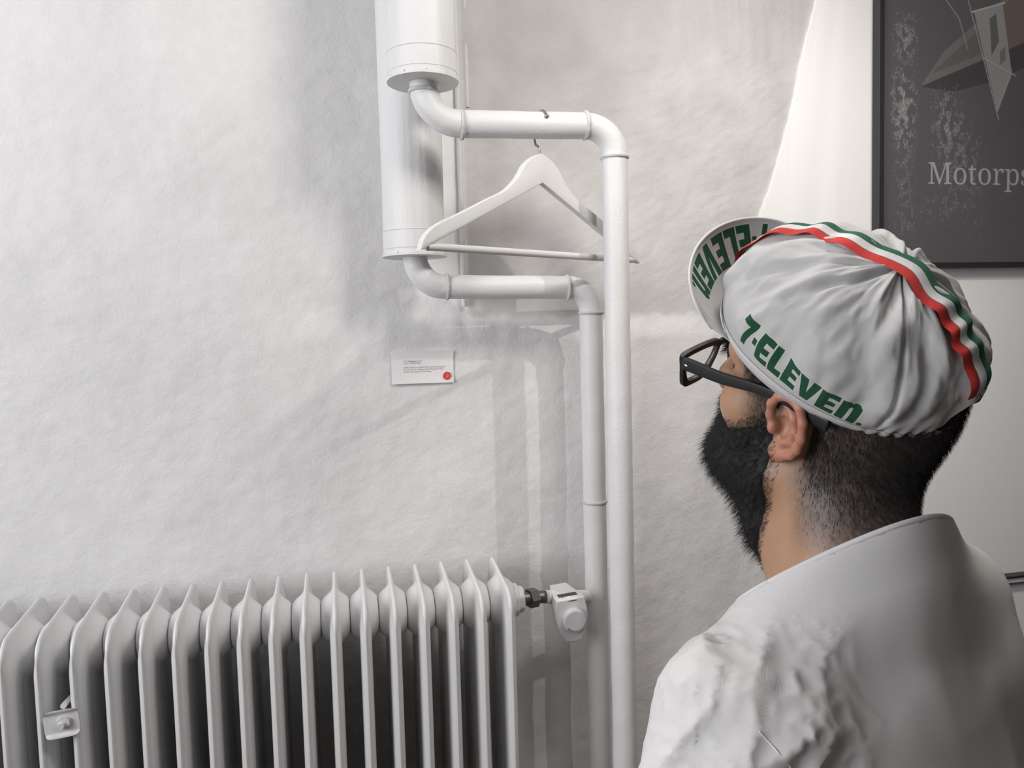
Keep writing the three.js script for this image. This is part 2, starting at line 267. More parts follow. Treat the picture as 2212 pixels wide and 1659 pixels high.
{
  const g = sectionGeometry(); g.computeVertexNormals();
  const gasket = new THREE.CylinderGeometry(0.0272, 0.0272, 0.0012, 40).rotateZ(Math.PI / 2);
  for (let i = -4; i < RAD.n; i++) {
    const s = part('section', g, M.radiator, radiator); s.position.set(i * RAD.pitch - 0.4, 0, 0);
    if (i > -4) { const q = part('gasket', gasket, M.darkGap, radiator, 'thin dark joint ring between two sections'); q.position.set((i - 0.5) * RAD.pitch - 0.4, HUB.y, -HUB.z); }
  }
  for (const x of [-0.4 - 0.18, -0.4 + 0.72]) part('foot', box(0.03, RAD.bottom + 0.02, 0.12, x, -RAD.top + RAD.bottom / 2 + 0.01, -0.1, 0.004), M.radiator, radiator);
  // clamp plate with bolt in front of the sections
  const c = onZ(133, 1562, RAD.front + 0.006).sub(radiator.position), w = 0.050, h = 0.044;
  const sh = new THREE.Shape(), r = 0.008; sh.moveTo(-w / 2 + r, -h / 2); sh.lineTo(w / 2 - r, -h / 2); sh.quadraticCurveTo(w / 2, -h / 2, w / 2, -h / 2 + r); sh.lineTo(w / 2, h / 2 - r); sh.quadraticCurveTo(w / 2, h / 2, w / 2 - r, h / 2); sh.lineTo(-w / 2 + r, h / 2); sh.quadraticCurveTo(-w / 2, h / 2, -w / 2, h / 2 - r); sh.lineTo(-w / 2, -h / 2 + r); sh.quadraticCurveTo(-w / 2, -h / 2, -w / 2 + r, -h / 2);
  // dished plate: a grid bent forward at the top and bottom rims
  const plate = gridSurface(range(-1, 1, 24), range(-1, 1, 24), (u, v) => { const k = Math.max(Math.abs(u), Math.abs(v)), q = Math.hypot(u, v), f = q ? Math.pow((Math.abs(u) ** 5 + Math.abs(v) ** 5) ** (1 / 5), -1) * k : 1; return V(u * f * w / 2, v * f * h / 2, 0.004 * sstep(0.66, 0.9, Math.abs(v * f))); });
  const back = plate.clone().translate(0, 0, -0.002); { const ix = back.index.array; for (let i = 0; i < ix.length; i += 3) { const t = ix[i]; ix[i] = ix[i + 1]; ix[i + 1] = t; } back.computeVertexNormals(); }
  const cp = part('clamp_plate', merge([plate, back]), M.radiator, radiator, 'small dished holding plate with a bolt'); cp.position.copy(c); cp.rotation.set(0, 0.05, 0.07);
  part('nut', new THREE.CylinderGeometry(0.0105, 0.0105, 0.005, 6).rotateX(Math.PI / 2).translate(0.003, 0.001, 0.0025), M.radiator, cp);
  part('bolt', new THREE.CylinderGeometry(0.0048, 0.0052, 0.009, 20).rotateX(Math.PI / 2).translate(0.001, -0.001, 0.0065), M.radiator, cp);
  part('bolt_rod', new THREE.CylinderGeometry(0.0045, 0.0045, 0.20, 14).rotateX(Math.PI / 2 - 0.12).translate(0.004, 0.012, -0.105), M.radiator, cp);
  // the bushing that closes the last section
  const hx = (RAD.n - 0.5) * RAD.pitch - 0.4;
  const bush = new THREE.LatheGeometry([[0.001, 0], [0.0300, 0], [0.0305, 0.004], [0.0285, 0.0075], [0.0245, 0.008], [0.0245, 0.015], [0.0225, 0.018], [0.001, 0.018]].map(p => new THREE.Vector2(...p)), 40).rotateZ(-Math.PI / 2);
  part('bushing', toCreasedNormals(bush, 0.5).translate(hx, HUB.y, -HUB.z), M.radiator, radiator);
}
// ---------------------------------------------------------------- thermostat valve
{
  const hub = V(RAD.x0 + (RAD.n - 0.5) * RAD.pitch + 0.018, RAD.top + HUB.y, RAD.front - HUB.z);
  const o = onZ(1226, 1318, hub.z + 0.012), t = thing('radiator_thermostat', 'white electronic thermostat head with round knob and small display on the radiator valve', 'thermostat', o);
  const rel = hub.clone().sub(o);
  // valve body behind the head: union nut, neck and the stub to the pipe
  part('collar', new THREE.CylinderGeometry(0.0125, 0.0125, 0.016, 24).rotateZ(Math.PI / 2).translate(rel.x + 0.006, rel.y, rel.z), M.brass, t, 'dark metal collar');
  part('union_nut', toCreasedNormals(new THREE.CylinderGeometry(0.0185, 0.0185, 0.017, 6).rotateX(0.3).rotateZ(Math.PI / 2).translate(rel.x + 0.0185, rel.y, rel.z), 0.3), M.brass, t, 'dark metal hexagonal union nut');
  const endX = rearPipe.down.x - o.x, body = tubeAlong(densify([V(rel.x + 0.02, rel.y, rel.z), V(rel.x + 0.045, rel.y, rel.z)], 0.006), 0.0115, 20);
  part('supply_stub', tubeAlong(densify([V(rel.x + 0.045, rel.y - 0.002, rel.z - 0.004), V(rel.x + 0.055, rel.y - 0.006, rel.z - 0.012), V(endX, rel.y - 0.022, ZR - o.z)], 0.006), 0.0125, 20), M.pipe, t);
  part('valve_body', body, M.brass, t, 'dark metal valve body');
  const H = new THREE.Group(); // the head leans a little down and to the window side
  const turn = new THREE.Euler(0.10, 0.06, 0.05), Q = new THREE.Quaternion().setFromEuler(turn), tr = g => g.applyQuaternion(Q);
  const outline = [[-0.0265, 0.0330], [0.0255, 0.0330], [0.0275, 0.030], [0.0310, 0.010], [0.0318, -0.004], [0.0290, -0.022], [0.0240, -0.040], [0.0170, -0.0515], [0.0060, -0.054], [-0.0030, -0.054], [-0.0130, -0.0500], [-0.0210, -0.0375], [-0.0285, -0.016], [-0.0312, 0.002], [-0.0300, 0.018], [-0.0285, 0.031]];
  const cv = new THREE.CatmullRomCurve3(outline.map(p => V(p[0], p[1], 0)), true, 'catmullrom', 0.12).getPoints(95);
  const rows = [[-0.050, 0.55, 0.012], [-0.050, 0.60, 0.012], [-0.040, 0.70, 0.008], [-0.004, 0.93, 0.001], [0.000, 0.97, 0], [0.0022, 1.0, 0], [0.0200, 1.0, 0], [0.0222, 0.985, 0], [0.0232, 0.955, 0]];
  const hull = gridSurface(range(0, 1, 96), range(0, rows.length - 1, rows.length - 1), (u, v) => { const p = cv[Math.round(u * 96) % 96], [z, k, dy] = rows[Math.round(v)]; return V(p.x * k, (p.y - 0.0) * k + dy, z); });
  const cap = new THREE.ShapeGeometry(new THREE.Shape(cv.map(p => new THREE.Vector2(p.x * 0.955, p.y * 0.955)))).translate(0, 0, 0.0232);
  part('housing', tr(merge([toCreasedNormals(hull, 0.7), cap])), M.plastic, t);
  const kn = new THREE.LatheGeometry([[0.0001, 0.010], [0.0195, 0.010], [0.0222, 0.0090], [0.0233, 0.0070], [0.0236, 0.0], [0.0250, -0.0004]].map(p => new THREE.Vector2(...p)).reverse(), 56).rotateX(Math.PI / 2).translate(0.0028, -0.0085, 0.0236);
  const knob = part('knob', tr(toCreasedNormals(kn, 0.22)), M.knob, t, 'round grey turning knob');
  for (let k = 0; k < 7; k++) { const a = (-140 + k * 13.5) * DEG, r = 0.0182, s = 0.0021 - 0.00022 * k; part('dot', tr(new THREE.CylinderGeometry(s, s, 0.0006, 14).rotateX(Math.PI / 2).translate(0.0028 + r * Math.cos(a), -0.0085 + r * Math.sin(a), 0.0338)), mat(0.22), knob); }
  // sloping top with display and buttons
  const top = new THREE.Group();
  part('display', tr(box(0.037, 0.0012, 0.0125, -0.001, 0.0330, 0.0045)), M.lcd, t, 'narrow dark display');
  for (const [x, dk] of [[-0.014, 1], [0.0, 0], [0.012, 0]]) { const b = part('button', tr(box(0.008, 0.0022, 0.0045, x, 0.0332, 0.0155, 0.001)), M.white, t); if (dk) part('button_mark', tr(box(0.0018, 0.0006, 0.0022, x, 0.0345, 0.0155)), M.lcd, b); }
  part('slot', tr(box(0.016, 0.0014, 0.0012, 0.003, 0.0292, 0.0230)), M.lcd, t);
}
// ---------------------------------------------------------------- clothes hanger on the front pipe
{
  const AL = 30 * DEG, pivot = onZ(1165.7, 333, ZF - 0.002), ux = V(Math.cos(AL), 0, -Math.sin(AL)), n = V(Math.sin(AL), 0, Math.cos(AL));
  const lp = [[1165.7, 333], [1155, 336], [1143, 342], [1128, 357], [1116, 379], [1104, 395], [1085, 412], [1049, 430], [988.5, 461], [943, 483], [921, 500], [909, 519], [903, 541], [916, 537], [933, 526], [1170.5, 397]];
  const loc = lp.map(q => { const p = onPlane(q[0], q[1], pivot, n).sub(pivot); return [Math.min(0, p.dot(ux)), p.y]; });
  loc[0][0] = 0; loc[15][0] = 0;
  const left = [...loc], right = loc.slice(1, 15).reverse().map(p => [-p[0], p[1]]);
  const sm = new THREE.CatmullRomCurve3([...left.slice(0, 13)].reverse().map(p => V(p[0], p[1], 0)).concat(loc.slice(1, 13).map(p => V(-p[0], p[1], 0))), false, 'centripetal').getPoints(90);
  const shape = new THREE.Shape(); shape.moveTo(sm[0].x, sm[0].y); for (const p of sm.slice(1)) shape.lineTo(p.x, p.y);
  shape.lineTo(-loc[13][0], loc[13][1]); shape.lineTo(-loc[14][0], loc[14][1]); shape.lineTo(0, loc[15][1]); shape.lineTo(loc[14][0], loc[14][1]); shape.lineTo(loc[13][0], loc[13][1]);
  const g = new THREE.ExtrudeGeometry(shape, { depth: 0.008, bevelEnabled: true, bevelThickness: 0.002, bevelSize: 0.0016, bevelOffset: -0.0016, bevelSegments: 3, curveSegments: 4 }).translate(0, 0, -0.004);
  const h = thing('clothes_hanger', 'white wooden clothes hanger with trouser bar hanging from the horizontal pipe', 'hanger', pivot); h.rotation.y = AL;
  part('yoke', toCreasedNormals(g, 0.6), M.hanger, h);
  const bu = loc[13][0] + 0.006, bv = (loc[13][1] + loc[14][1]) / 2 - 0.001;
  part('trouser_bar', tubeAlong(densify([V(bu, bv, 0), V(-bu, bv, 0)], 0.03), 0.0062, 20), M.hanger, h, 'round white trouser bar');
  // steel hook: up behind the pipe, over it and down to a knob-ended tip
  const toLocal = p => h.worldToLocal(p.clone()); h.updateMatrixWorld(true);
  const py = frontPipe.c0.y + (frontPipe.c1.y - frontPipe.c0.y) * (pivot.x - frontPipe.c0.x) / (frontPipe.c1.x - frontPipe.c0.x), R = PIPE_R + 0.0016, pts = [V(pivot.x, pivot.y - 0.004, pivot.z), V(pivot.x - 0.001, pivot.y + 0.012, pivot.z - 0.002), V(pivot.x - 0.004, py - R - 0.006, ZF - 0.012)];
  for (let k = 0; k <= 14; k++) { const s = (230 - k * 14.7) * DEG; pts.push(V(pivot.x - 0.005 + k * 0.0009, py + Math.sin(s) * R, ZF + Math.cos(s) * R)); }
  const cv = new THREE.CatmullRomCurve3(pts.map(toLocal), false, 'centripetal').getPoints(90);
  const hook = part('hook', tubeAlong(cv, 0.0021, 14), M.steel, h, 'bare steel hook over the pipe');
  part('hook_tip', new THREE.SphereGeometry(0.0038, 14, 10).translate(cv[90].x, cv[90].y, cv[90].z), M.steel, hook);
}
// ---------------------------------------------------------------- title card on the wall
{
  const q = [[845, 760], [979, 756], [980, 825.5], [846, 830]].map(p => onZ(p[0], p[1], 0.004)), c = q[0].clone().add(q[2]).multiplyScalar(0.5);
  const w = (q[1].distanceTo(q[0]) + q[2].distanceTo(q[3])) / 2, h = (q[3].distanceTo(q[0]) + q[2].distanceTo(q[1])) / 2, tilt = Math.atan2(q[2].y - q[3].y, q[2].x - q[3].x);
  const cw = 1024, ch = Math.round(1024 * h / w), cn = document.createElement('canvas'); cn.width = cw; cn.height = ch; const x = cn.getContext('2d');
  x.fillStyle = '#e9e8e9'; x.fillRect(0, 0, cw, ch); x.fillStyle = '#3c3a3c'; const L = 195, fs = 36;
  x.font = `${fs}px sans-serif`; x.fillText('Titel:', L, ch * 0.335); x.font = `bold ${fs}px sans-serif`; x.fillText('Buegel', L + 84, ch * 0.335); x.font = `${fs}px sans-serif`; x.fillText('(2017)', L + 212, ch * 0.335);
  x.fillText('Artist: UNKNOWN', L, ch * 0.40); 
  const fit = (s, y, wd) => { x.save(); x.translate(L, y); x.scale(wd / x.measureText(s).width, 1); x.fillText(s, 0, 0); x.restore(); };
  fit('weißer Bügel an weißem Rohr. Die Nutzlosigkeit', ch * 0.525, 690); fit('des Daseins des Bügels übertrifft jegliche Nütz-', ch * 0.592, 672); fit('lichkeit des Daseins aller Dinge.', ch * 0.66, 470);
  const t = new THREE.CanvasTexture(cn); t.colorSpace = THREE.SRGBColorSpace;
  const card = thing('title_card', 'small printed paper card with a round red sticker under the pipes', 'card', c);
  card.rotation.z = tilt;
  const sheet = gridSurface(range(0, 1, 24), range(0, 1, 12), (u, v) => V((u - 0.5) * w, (v - 0.5) * h, 0.0035 * Math.pow(Math.abs(2 * v - 1), 3) * (0.4 + 0.6 * u) + 0.0012 * sstep(0.25, 0, u) + 0.0008 * Math.sin(u * 5)));
  const back = sheet.clone().translate(0, 0, -0.0004); { const ix = back.index.array; for (let i = 0; i < ix.length; i += 3) { const a = ix[i]; ix[i] = ix[i + 1]; ix[i + 1] = a; } back.computeVertexNormals(); }
  part('sheet', merge([sheet, back]), new THREE.MeshStandardMaterial({ map: t, roughness: 0.75 }), card);
  const sc = document.createElement('canvas'); sc.width = sc.height = 128; const y = sc.getContext('2d'); y.fillStyle = '#d9433c'; y.fillRect(0, 0, 128, 128); y.strokeStyle = '#ef7a70'; y.lineWidth = 9; y.lineCap = 'round'; y.lineJoin = 'round';
  y.beginPath(); y.moveTo(64, 30); y.lineTo(60, 62); y.lineTo(47, 88); y.moveTo(62, 62); y.lineTo(76, 56); y.lineTo(88, 42); y.moveTo(88, 44); y.lineTo(84, 74); y.lineTo(68, 94); y.lineTo(54, 90); y.stroke(); y.beginPath(); y.arc(64, 76, 9, 0, 7); y.stroke();
  const st = new THREE.CanvasTexture(sc); st.colorSpace = THREE.SRGBColorSpace;
  const cyl = new THREE.CylinderGeometry(0.0077, 0.0077, 0.0005, 40).rotateX(Math.PI / 2);
  { const p = cyl.attributes.position, u = cyl.attributes.uv; for (let i = 0; i < p.count; i++) u.setXY(i, p.getX(i) / 0.0154 + 0.5, p.getY(i) / 0.0154 + 0.5); }
  part('sticker', cyl.translate(w * 0.387, -h * 0.285, 0.0025), new THREE.MeshStandardMaterial({ map: st, roughness: 0.6 }), card, 'round red sticker with a pale mark');
}
// ---------------------------------------------------------------- framed poster
{
  const x0 = onZ(1893, 250, 0.02).x, yb = onZ(2100, 579, 0.02).y, W = 0.50, H = 0.70, fw = 0.0125, fd = 0.024, cx = x0 + W / 2, cy = yb + H / 2;
  const p = thing('framed_poster', 'dark grey poster with pale lettering in a thin black frame on the wall', 'poster', V(cx, cy, 0.006));
  for (const [nm, g] of [['frame_rail', box(W, fw, fd, 0, -H / 2 + fw / 2, fd / 2, 0.001)], ['frame_rail', box(W, fw, fd, 0, H / 2 - fw / 2, fd / 2, 0.001)], ['frame_stile', box(fw, H - 2 * fw, fd, -W / 2 + fw / 2, 0, fd / 2, 0.001)], ['frame_stile', box(fw, H - 2 * fw, fd, W / 2 - fw / 2, 0, fd / 2, 0.001)]]) part(nm, g, M.black, p);
  const pw = W - 2 * fw, ph = H - 2 * fw, cw = 1024, ch = Math.round(cw * ph / pw), cn = document.createElement('canvas'); cn.width = cw; cn.height = ch; const x = cn.getContext('2d');
  const zp = 0.006 + 0.014, at = (px, py) => { const q = onZ(px, py, zp); return [(q.x - (cx - pw / 2)) / pw * cw, (1 - (q.y - (cy - ph / 2)) / ph) * ch]; };
  const poly = (pts, fill) => { x.fillStyle = fill; x.beginPath(); pts.forEach((q, i) => { const [a, b] = at(...q); i ? x.lineTo(a, b) : x.moveTo(a, b); }); x.closePath(); x.fill(); };
  const stroke = (pts, col, lw) => { x.strokeStyle = col; x.lineWidth = lw; x.lineCap = 'round'; x.beginPath(); pts.forEach((q, i) => { const [a, b] = at(...q); i ? x.lineTo(a, b) : x.moveTo(a, b); }); x.stroke(); };
  x.fillStyle = '#565558'; x.fillRect(0, 0, cw, ch);
  // the print: a slanting lighter plane with a dark fold under it, a pale pennant with two poles
  poly([[1988, 187], [2212, 90], [2230, -60], [2120, 40], [2040, 110]], '#6d6a69'); poly([[2010, 160], [2120, 60], [2240, -40], [2240, 60], [2110, 120]], '#605d5c');
  poly([[2120, 40], [2240, -40], [2240, 70], [2180, 110]], '#6a5d58');
  poly([[1988, 187], [2214, 92], [2230, 140], [2130, 180], [2060, 198]], '#434145');
  poly([[2104, 24], [2166, 10], [2186, 160], [2155, 243], [2128, 130]], '#8b8988'); poly([[2138, 40], [2152, 30], [2158, 90], [2142, 120]], '#5d5b5c'); poly([[2160, 110], [2172, 100], [2172, 130], [2160, 140]], '#6c6a6b');
  stroke([[2090, -5], [2124, 125], [2157, 258]], '#98969a', 5); stroke([[2100, 26], [2170, 6]], '#a5a3a5', 9); stroke([[2124, 125], [2195, 164]], '#a09ea0', 5); stroke([[2040, -5], [2072, 40], [2090, 105]], '#807e80', 7); stroke([[2186, 150], [2152, 240]], '#9a989a', 4);
  // pale speckled smears drawn over the sheet
  const smear = (px, py, wx, wy, n, a) => { for (let k = 0; k < n; k++) { const qx = px + (rnd() + rnd() - 1) * wx, qy = py + (rnd() + rnd() - 1) * wy; if (noise2(qx * 0.045, qy * 0.03) + noise2(qx * 0.15, qy * 0.06) * 0.5 < -0.05) continue; const [u, v] = at(qx, qy), c = 120 + rnd() * 60 | 0; x.fillStyle = `rgba(${c},${c},${c},${a * (0.3 + rnd() * 0.7)})`; x.beginPath(); x.ellipse(u, v, 1.2 + rnd() * 2.4, 1.5 + rnd() * 5, rnd() - 0.5, 0, 7); x.fill(); } };
  smear(1955, 90, 30, 70, 1500, 0.34); smear(1952, 235, 32, 95, 3200, 0.42); smear(1955, 380, 28, 140, 1400, 0.25); smear(2045, 270, 40, 90, 2400, 0.38); smear(2075, 350, 50, 110, 2400, 0.32); smear(2040, 450, 60, 40, 500, 0.3); smear(2110, 430, 28, 130, 500, 0.2); smear(1960, 480, 30, 40, 300, 0.25);
  { const d = x.getImageData(0, 0, cw, ch); for (let i = 0; i < d.data.length; i += 4) { const k = (rnd() - 0.5) * 12; for (let c = 0; c < 3; c++) d.data[i + c] += k; } x.putImageData(d, 0, 0); }
  const [tx, ty] = at(2003, 397), [tx2] = at(2228, 404); x.fillStyle = '#a09fa2'; x.font = '100px serif'; const m = x.measureText('Motorps').width, sy = (at(2003, 350)[1] - ty) / -72;
  x.save(); x.translate(tx, ty); x.scale((tx2 - tx) / m, sy); x.fillText('Motorps', 0, 0); x.restore();
  const t = new THREE.CanvasTexture(cn); t.colorSpace = THREE.SRGBColorSpace;
  part('print', new THREE.PlaneGeometry(pw, ph).translate(0, 0, 0.014), new THREE.MeshStandardMaterial({ map: t, roughness: 0.6 }), p, 'dark grey printed sheet');
  part('backing', box(pw, ph, 0.008, 0, 0, 0.006), M.black, p);
}
// ---------------------------------------------------------------- slim rail on the wall behind the man
{
  const c = onZ(2190, 1244, 0.022), x0 = 1.16, W = ROOM.x1 - 0.01 - x0;
  const s = thing('wall_rail', 'slim pale rail with a black top strip along the wall behind the man', 'rail', V(x0, c.y, 0));
  part('top_strip', box(W, 0.0052, 0.026, W / 2, -0.0026, 0.012, 0.0008), M.black, s, 'thin black top strip');
  part('bar', box(W, 0.0125, 0.020, W / 2, -0.0125, 0.009, 0.003), M.plastic, s);
  part('lower_strip', box(W, 0.0055, 0.017, W / 2, -0.0217, 0.008, 0.0008), mat(0.09, { roughness: 0.6 }), s, 'dark strip under the rail');
}
// ---------------------------------------------------------------- lamps
{
  const p = thing('pendant_lamp', 'frosted glass globe lamp hanging from the ceiling above the man', 'lamp', PENDANT.clone());
  part('globe', new THREE.SphereGeometry(0.11, 32, 20), new THREE.MeshStandardMaterial({ color: 0xffffff, emissive: 0xfff6ea, emissiveIntensity: 3, roughness: 0.4 }), p);
  part('socket', new THREE.CylinderGeometry(0.022, 0.026, 0.05, 20).translate(0, 0.13, 0), M.black, p); part('cable', new THREE.CylinderGeometry(0.003, 0.003, ROOM.h - PENDANT.y - 0.15, 8).translate(0, 0.15 + (ROOM.h - PENDANT.y - 0.15) / 2, 0), M.black, p);
  const s = thing('added_spotlight', 'small black ceiling spotlight added to brighten the wall right of the pipes', 'spotlight', SPOT.clone());
  const dir = SPOT_AIM.clone().sub(SPOT).normalize(), q = new THREE.Quaternion().setFromUnitVectors(V(0, -1, 0), dir);
  part('barrel', new THREE.LatheGeometry([[0.028, 0.012], [0.030, 0.012], [0.030, 0.11], [0.001, 0.115]].map(v => new THREE.Vector2(...v)), 28).applyQuaternion(q), M.black, s);
  part('lens', new THREE.CylinderGeometry(0.026, 0.026, 0.004, 24).translate(0, 0.03, 0).applyQuaternion(q), new THREE.MeshStandardMaterial({ color: 0xffffff, emissive: 0xfff4ea, emissiveIntensity: 4 }), s);
  part('bracket', box(0.014, ROOM.h - SPOT.y - 0.04, 0.014, 0, (ROOM.h - SPOT.y) / 2 + 0.02, 0.05), M.black, s);
}
// ---------------------------------------------------------------- the man: fields and meshing
const len3 = Math.hypot;
const smin = (a, b, k) => { const h = clamp(0.5 + 0.5 * (b - a) / k); return lerp(b, a, h) - k * h * (1 - h); };
const smax = (a, b, k) => -smin(-a, -b, k);
function ell(x, y, z, rx, ry, rz) { const k0 = len3(x / rx, y / ry, z / rz), k1 = len3(x / rx / rx, y / ry / ry, z / rz / rz); return k1 ? k0 * (k0 - 1) / k1 : -Math.min(rx, ry, rz); }
function cone(px, py, pz, a, b, ra, rb) { const dx = b[0] - a[0], dy = b[1] - a[1], dz = b[2] - a[2], qx = px - a[0], qy = py - a[1], qz = pz - a[2], h = clamp((qx * dx + qy * dy + qz * dz) / (dx * dx + dy * dy + dz * dz)); return len3(qx - dx * h, qy - dy * h, qz - dz * h) - lerp(ra, rb, h); }
// naive surface nets over a box; vertices are pulled on to the zero level, normals come from the field
function surfaceNet(f, lo, hi, cell) {
  const n = [0, 1, 2].map(k => Math.ceil((hi[k] - lo[k]) / cell) + 1), [nx, ny, nz] = n, F = new Float32Array(nx * ny * nz);
  for (let k = 0, i = 0; k < nz; k++) for (let j = 0; j < ny; j++) for (let x = 0; x < nx; x++, i++) F[i] = f(lo[0] + x * cell, lo[1] + j * cell, lo[2] + k * cell);
  const id = new Int32Array(nx * ny * nz).fill(-1), pos = [], idx = [], st = [1, nx, nx * ny];
  const E = []; for (let a = 0; a < 8; a++) for (const b of [1, 2, 4]) if (!(a & b)) E.push([a, a | b]);
  for (let k = 0; k < nz - 1; k++) for (let j = 0; j < ny - 1; j++) for (let x = 0; x < nx - 1; x++) {
    const o = x + j * nx + k * nx * ny; let m = 0; const v = [];
    for (let c = 0; c < 8; c++) { const w = F[o + (c & 1) + ((c >> 1) & 1) * nx + (c >> 2) * nx * ny]; v.push(w); if (w < 0) m |= 1 << c; }
    if (m === 0 || m === 255) continue;
    let sx = 0, sy = 0, sz = 0, q = 0;
    for (const [a, b] of E) if ((v[a] < 0) !== (v[b] < 0)) { const t = v[a] / (v[a] - v[b]); sx += lerp(a & 1, b & 1, t); sy += lerp((a >> 1) & 1, (b >> 1) & 1, t); sz += lerp(a >> 2, b >> 2, t); q++; }
    id[o] = pos.length / 3; pos.push(lo[0] + (x + sx / q) * cell, lo[1] + (j + sy / q) * cell, lo[2] + (k + sz / q) * cell);
  }
  for (let k = 1; k < nz - 1; k++) for (let j = 1; j < ny - 1; j++) for (let x = 1; x < nx - 1; x++) {
    const o = x + j * nx + k * nx * ny, s = F[o] < 0;
    for (let a = 0; a < 3; a++) { if (s === (F[o + st[a]] < 0)) continue; const b = st[(a + 1) % 3], c = st[(a + 2) % 3], p = id[o - b - c], q = id[o - c], r = id[o], t = id[o - b]; if (Math.min(p, q, r, t) < 0) continue; if (s) idx.push(p, q, r, p, r, t); else idx.push(p, r, q, p, t, r); }
  }
  const e = cell * 0.35, nor = new Float32Array(pos.length);
  for (let i = 0; i < pos.length; i += 3) for (let it = 0; it < 3; it++) {
    const x = pos[i], y = pos[i + 1], z = pos[i + 2], gx = f(x + e, y, z) - f(x - e, y, z), gy = f(x, y + e, z) - f(x, y - e, z), gz = f(x, y, z + e) - f(x, y, z - e), g = len3(gx, gy, gz) || 1;
    nor[i] = gx / g; nor[i + 1] = gy / g; nor[i + 2] = gz / g;
    if (it < 2) { const d = clamp(f(x, y, z) * 2 * e / g, -cell * 0.5, cell * 0.5); pos[i] -= gx / g * d; pos[i + 1] -= gy / g * d; pos[i + 2] -= gz / g * d; }
  }
  const g = new THREE.BufferGeometry(); g.setAttribute('position', new THREE.Float32BufferAttribute(pos, 3)); g.setAttribute('normal', new THREE.BufferAttribute(nor, 3)); g.setIndex(idx); return g;
}
function colorise(g, fn) { const p = g.attributes.position, c = new Float32Array(p.count * 3); for (let i = 0; i < p.count; i++) c.set(fn(p.getX(i), p.getY(i), p.getZ(i)), i * 3); g.setAttribute('color', new THREE.BufferAttribute(c, 3)); return g; }
const depthP = (px, py, d) => CAM.clone().addScaledVector(rayOf(px, py), d);

// head frame: f forward, u up, l to the man's left
const HEAD_YAW = 59 * DEG, HEAD_PITCH = 27 * DEG, HEAD_ROLL = 14 * DEG;
const HF = V(-Math.cos(HEAD_YAW), 0, -Math.sin(HEAD_YAW)), HL = V(0, 1, 0).cross(HF), HU = V(0, 1, 0);
{ const F = HF.clone().multiplyScalar(Math.cos(HEAD_PITCH)).addScaledVector(V(0, 1, 0), Math.sin(HEAD_PITCH)), U = F.clone().cross(HL), c = Math.cos(HEAD_ROLL), s = Math.sin(HEAD_ROLL); HF.copy(F); HU.copy(U).multiplyScalar(c).addScaledVector(HL, s); HL.multiplyScalar(c).addScaledVector(U, -s); }
const HEAD_AT = depthP(1688, 926, 0.655).addScaledVector(HL, -0.076);
const toHead = p => { const q = p.clone().sub(HEAD_AT); return [q.dot(HF), q.dot(HU), q.dot(HL)]; };
const fromHead = (f, u, l) => HEAD_AT.clone().addScaledVector(HF, f).addScaledVector(HU, u).addScaledVector(HL, l);
const HEAD_M = new THREE.Matrix4().makeBasis(HF, HU, HL).setPosition(HEAD_AT);
const traced = (px, py, l) => toHead(onPlane(px, py, HEAD_AT.clone().addScaledVector(HL, l), HL));   // a pixel on the plane l = const of the head

// body frame
const L_SH = depthP(1600, 1545, 0.615), R_SH = depthP(2050, 1440, 0.735), BL = L_SH.clone().sub(R_SH).setY(0).normalize(), BF = BL.clone().cross(V(0, 1, 0)), BU = V(0, 1, 0);
const MID = L_SH.clone().add(R_SH).multiplyScalar(0.5), NECK = depthP(1842, 1196, 0.672);
const B = (l, u, f) => MID.clone().addScaledVector(BL, l).addScaledVector(BU, u).addScaledVector(BF, f);
const arr = v => [v.x, v.y, v.z];
const NECK_TOP = fromHead(-0.022, -0.035, 0), THROAT = fromHead(0.028, -0.085, 0);
const neckA = arr(NECK.clone().addScaledVector(BU, -0.05)), neckB = arr(NECK_TOP), thrA = arr(NECK.clone().addScaledVector(BF, 0.022).addScaledVector(BU, -0.05)), thrB = arr(THROAT);
function neckField(x, y, z) { return smin(cone(x, y, z, neckA, neckB, 0.0605, 0.0575), cone(x, y, z, thrA, thrB, 0.047, 0.043), 0.02); }

function headField(f, u, l) {
  const a = Math.abs(l), k = 0.022;
  let d = ell(f - 0.0, u - 0.045, l, 0.097, 0.084, 0.0745);
  d = smin(d, ell(f + 0.045, u + 0.002, l, 0.048, 0.058, 0.060), 0.03);
  d = smin(d, ell(f - 0.040, u + 0.018, l, 0.050, 0.078, 0.0585), k);
  d = smin(d, ell(f - 0.040, u - 0.056, l, 0.055, 0.048, 0.0635), k);
  d = smin(d, cone(f, u, a, [0.004, -0.058, 0.054], [0.069, -0.098, 0.012], 0.017, 0.019), k);
  d = smin(d, ell(f - 0.073, u + 0.096, l, 0.020, 0.020, 0.022), 0.018);
  d = smin(d, ell(f - 0.055, u + 0.020, a - 0.045, 0.021, 0.019, 0.017), 0.020);
  d = smin(d, cone(f, u, a, [0.085, 0.030, 0.008], [0.072, 0.031, 0.046], 0.013, 0.012), 0.012);
  d = smax(d, -ell(f - 0.099, u - 0.006, a - 0.031, 0.014, 0.012, 0.017), 0.010);
  d = smin(d, cone(f, u, l, [0.090, 0.016, 0], [0.1055, -0.027, 0], 0.0072, 0.0098), 0.012);
  d = smin(d, ell(f - 0.098, u + 0.031, a - 0.010, 0.010, 0.008, 0.008), 0.006);
  d = smin(d, cone(f, u, a, [0.0945, -0.061, 0], [0.084, -0.062, 0.022], 0.0085, 0.004), 0.010);
  d = smax(d, -cone(f, u, a, [0.104, -0.0615, 0], [0.091, -0.063, 0.024], 0.0022, 0.0016), 0.004);
  return d;
}
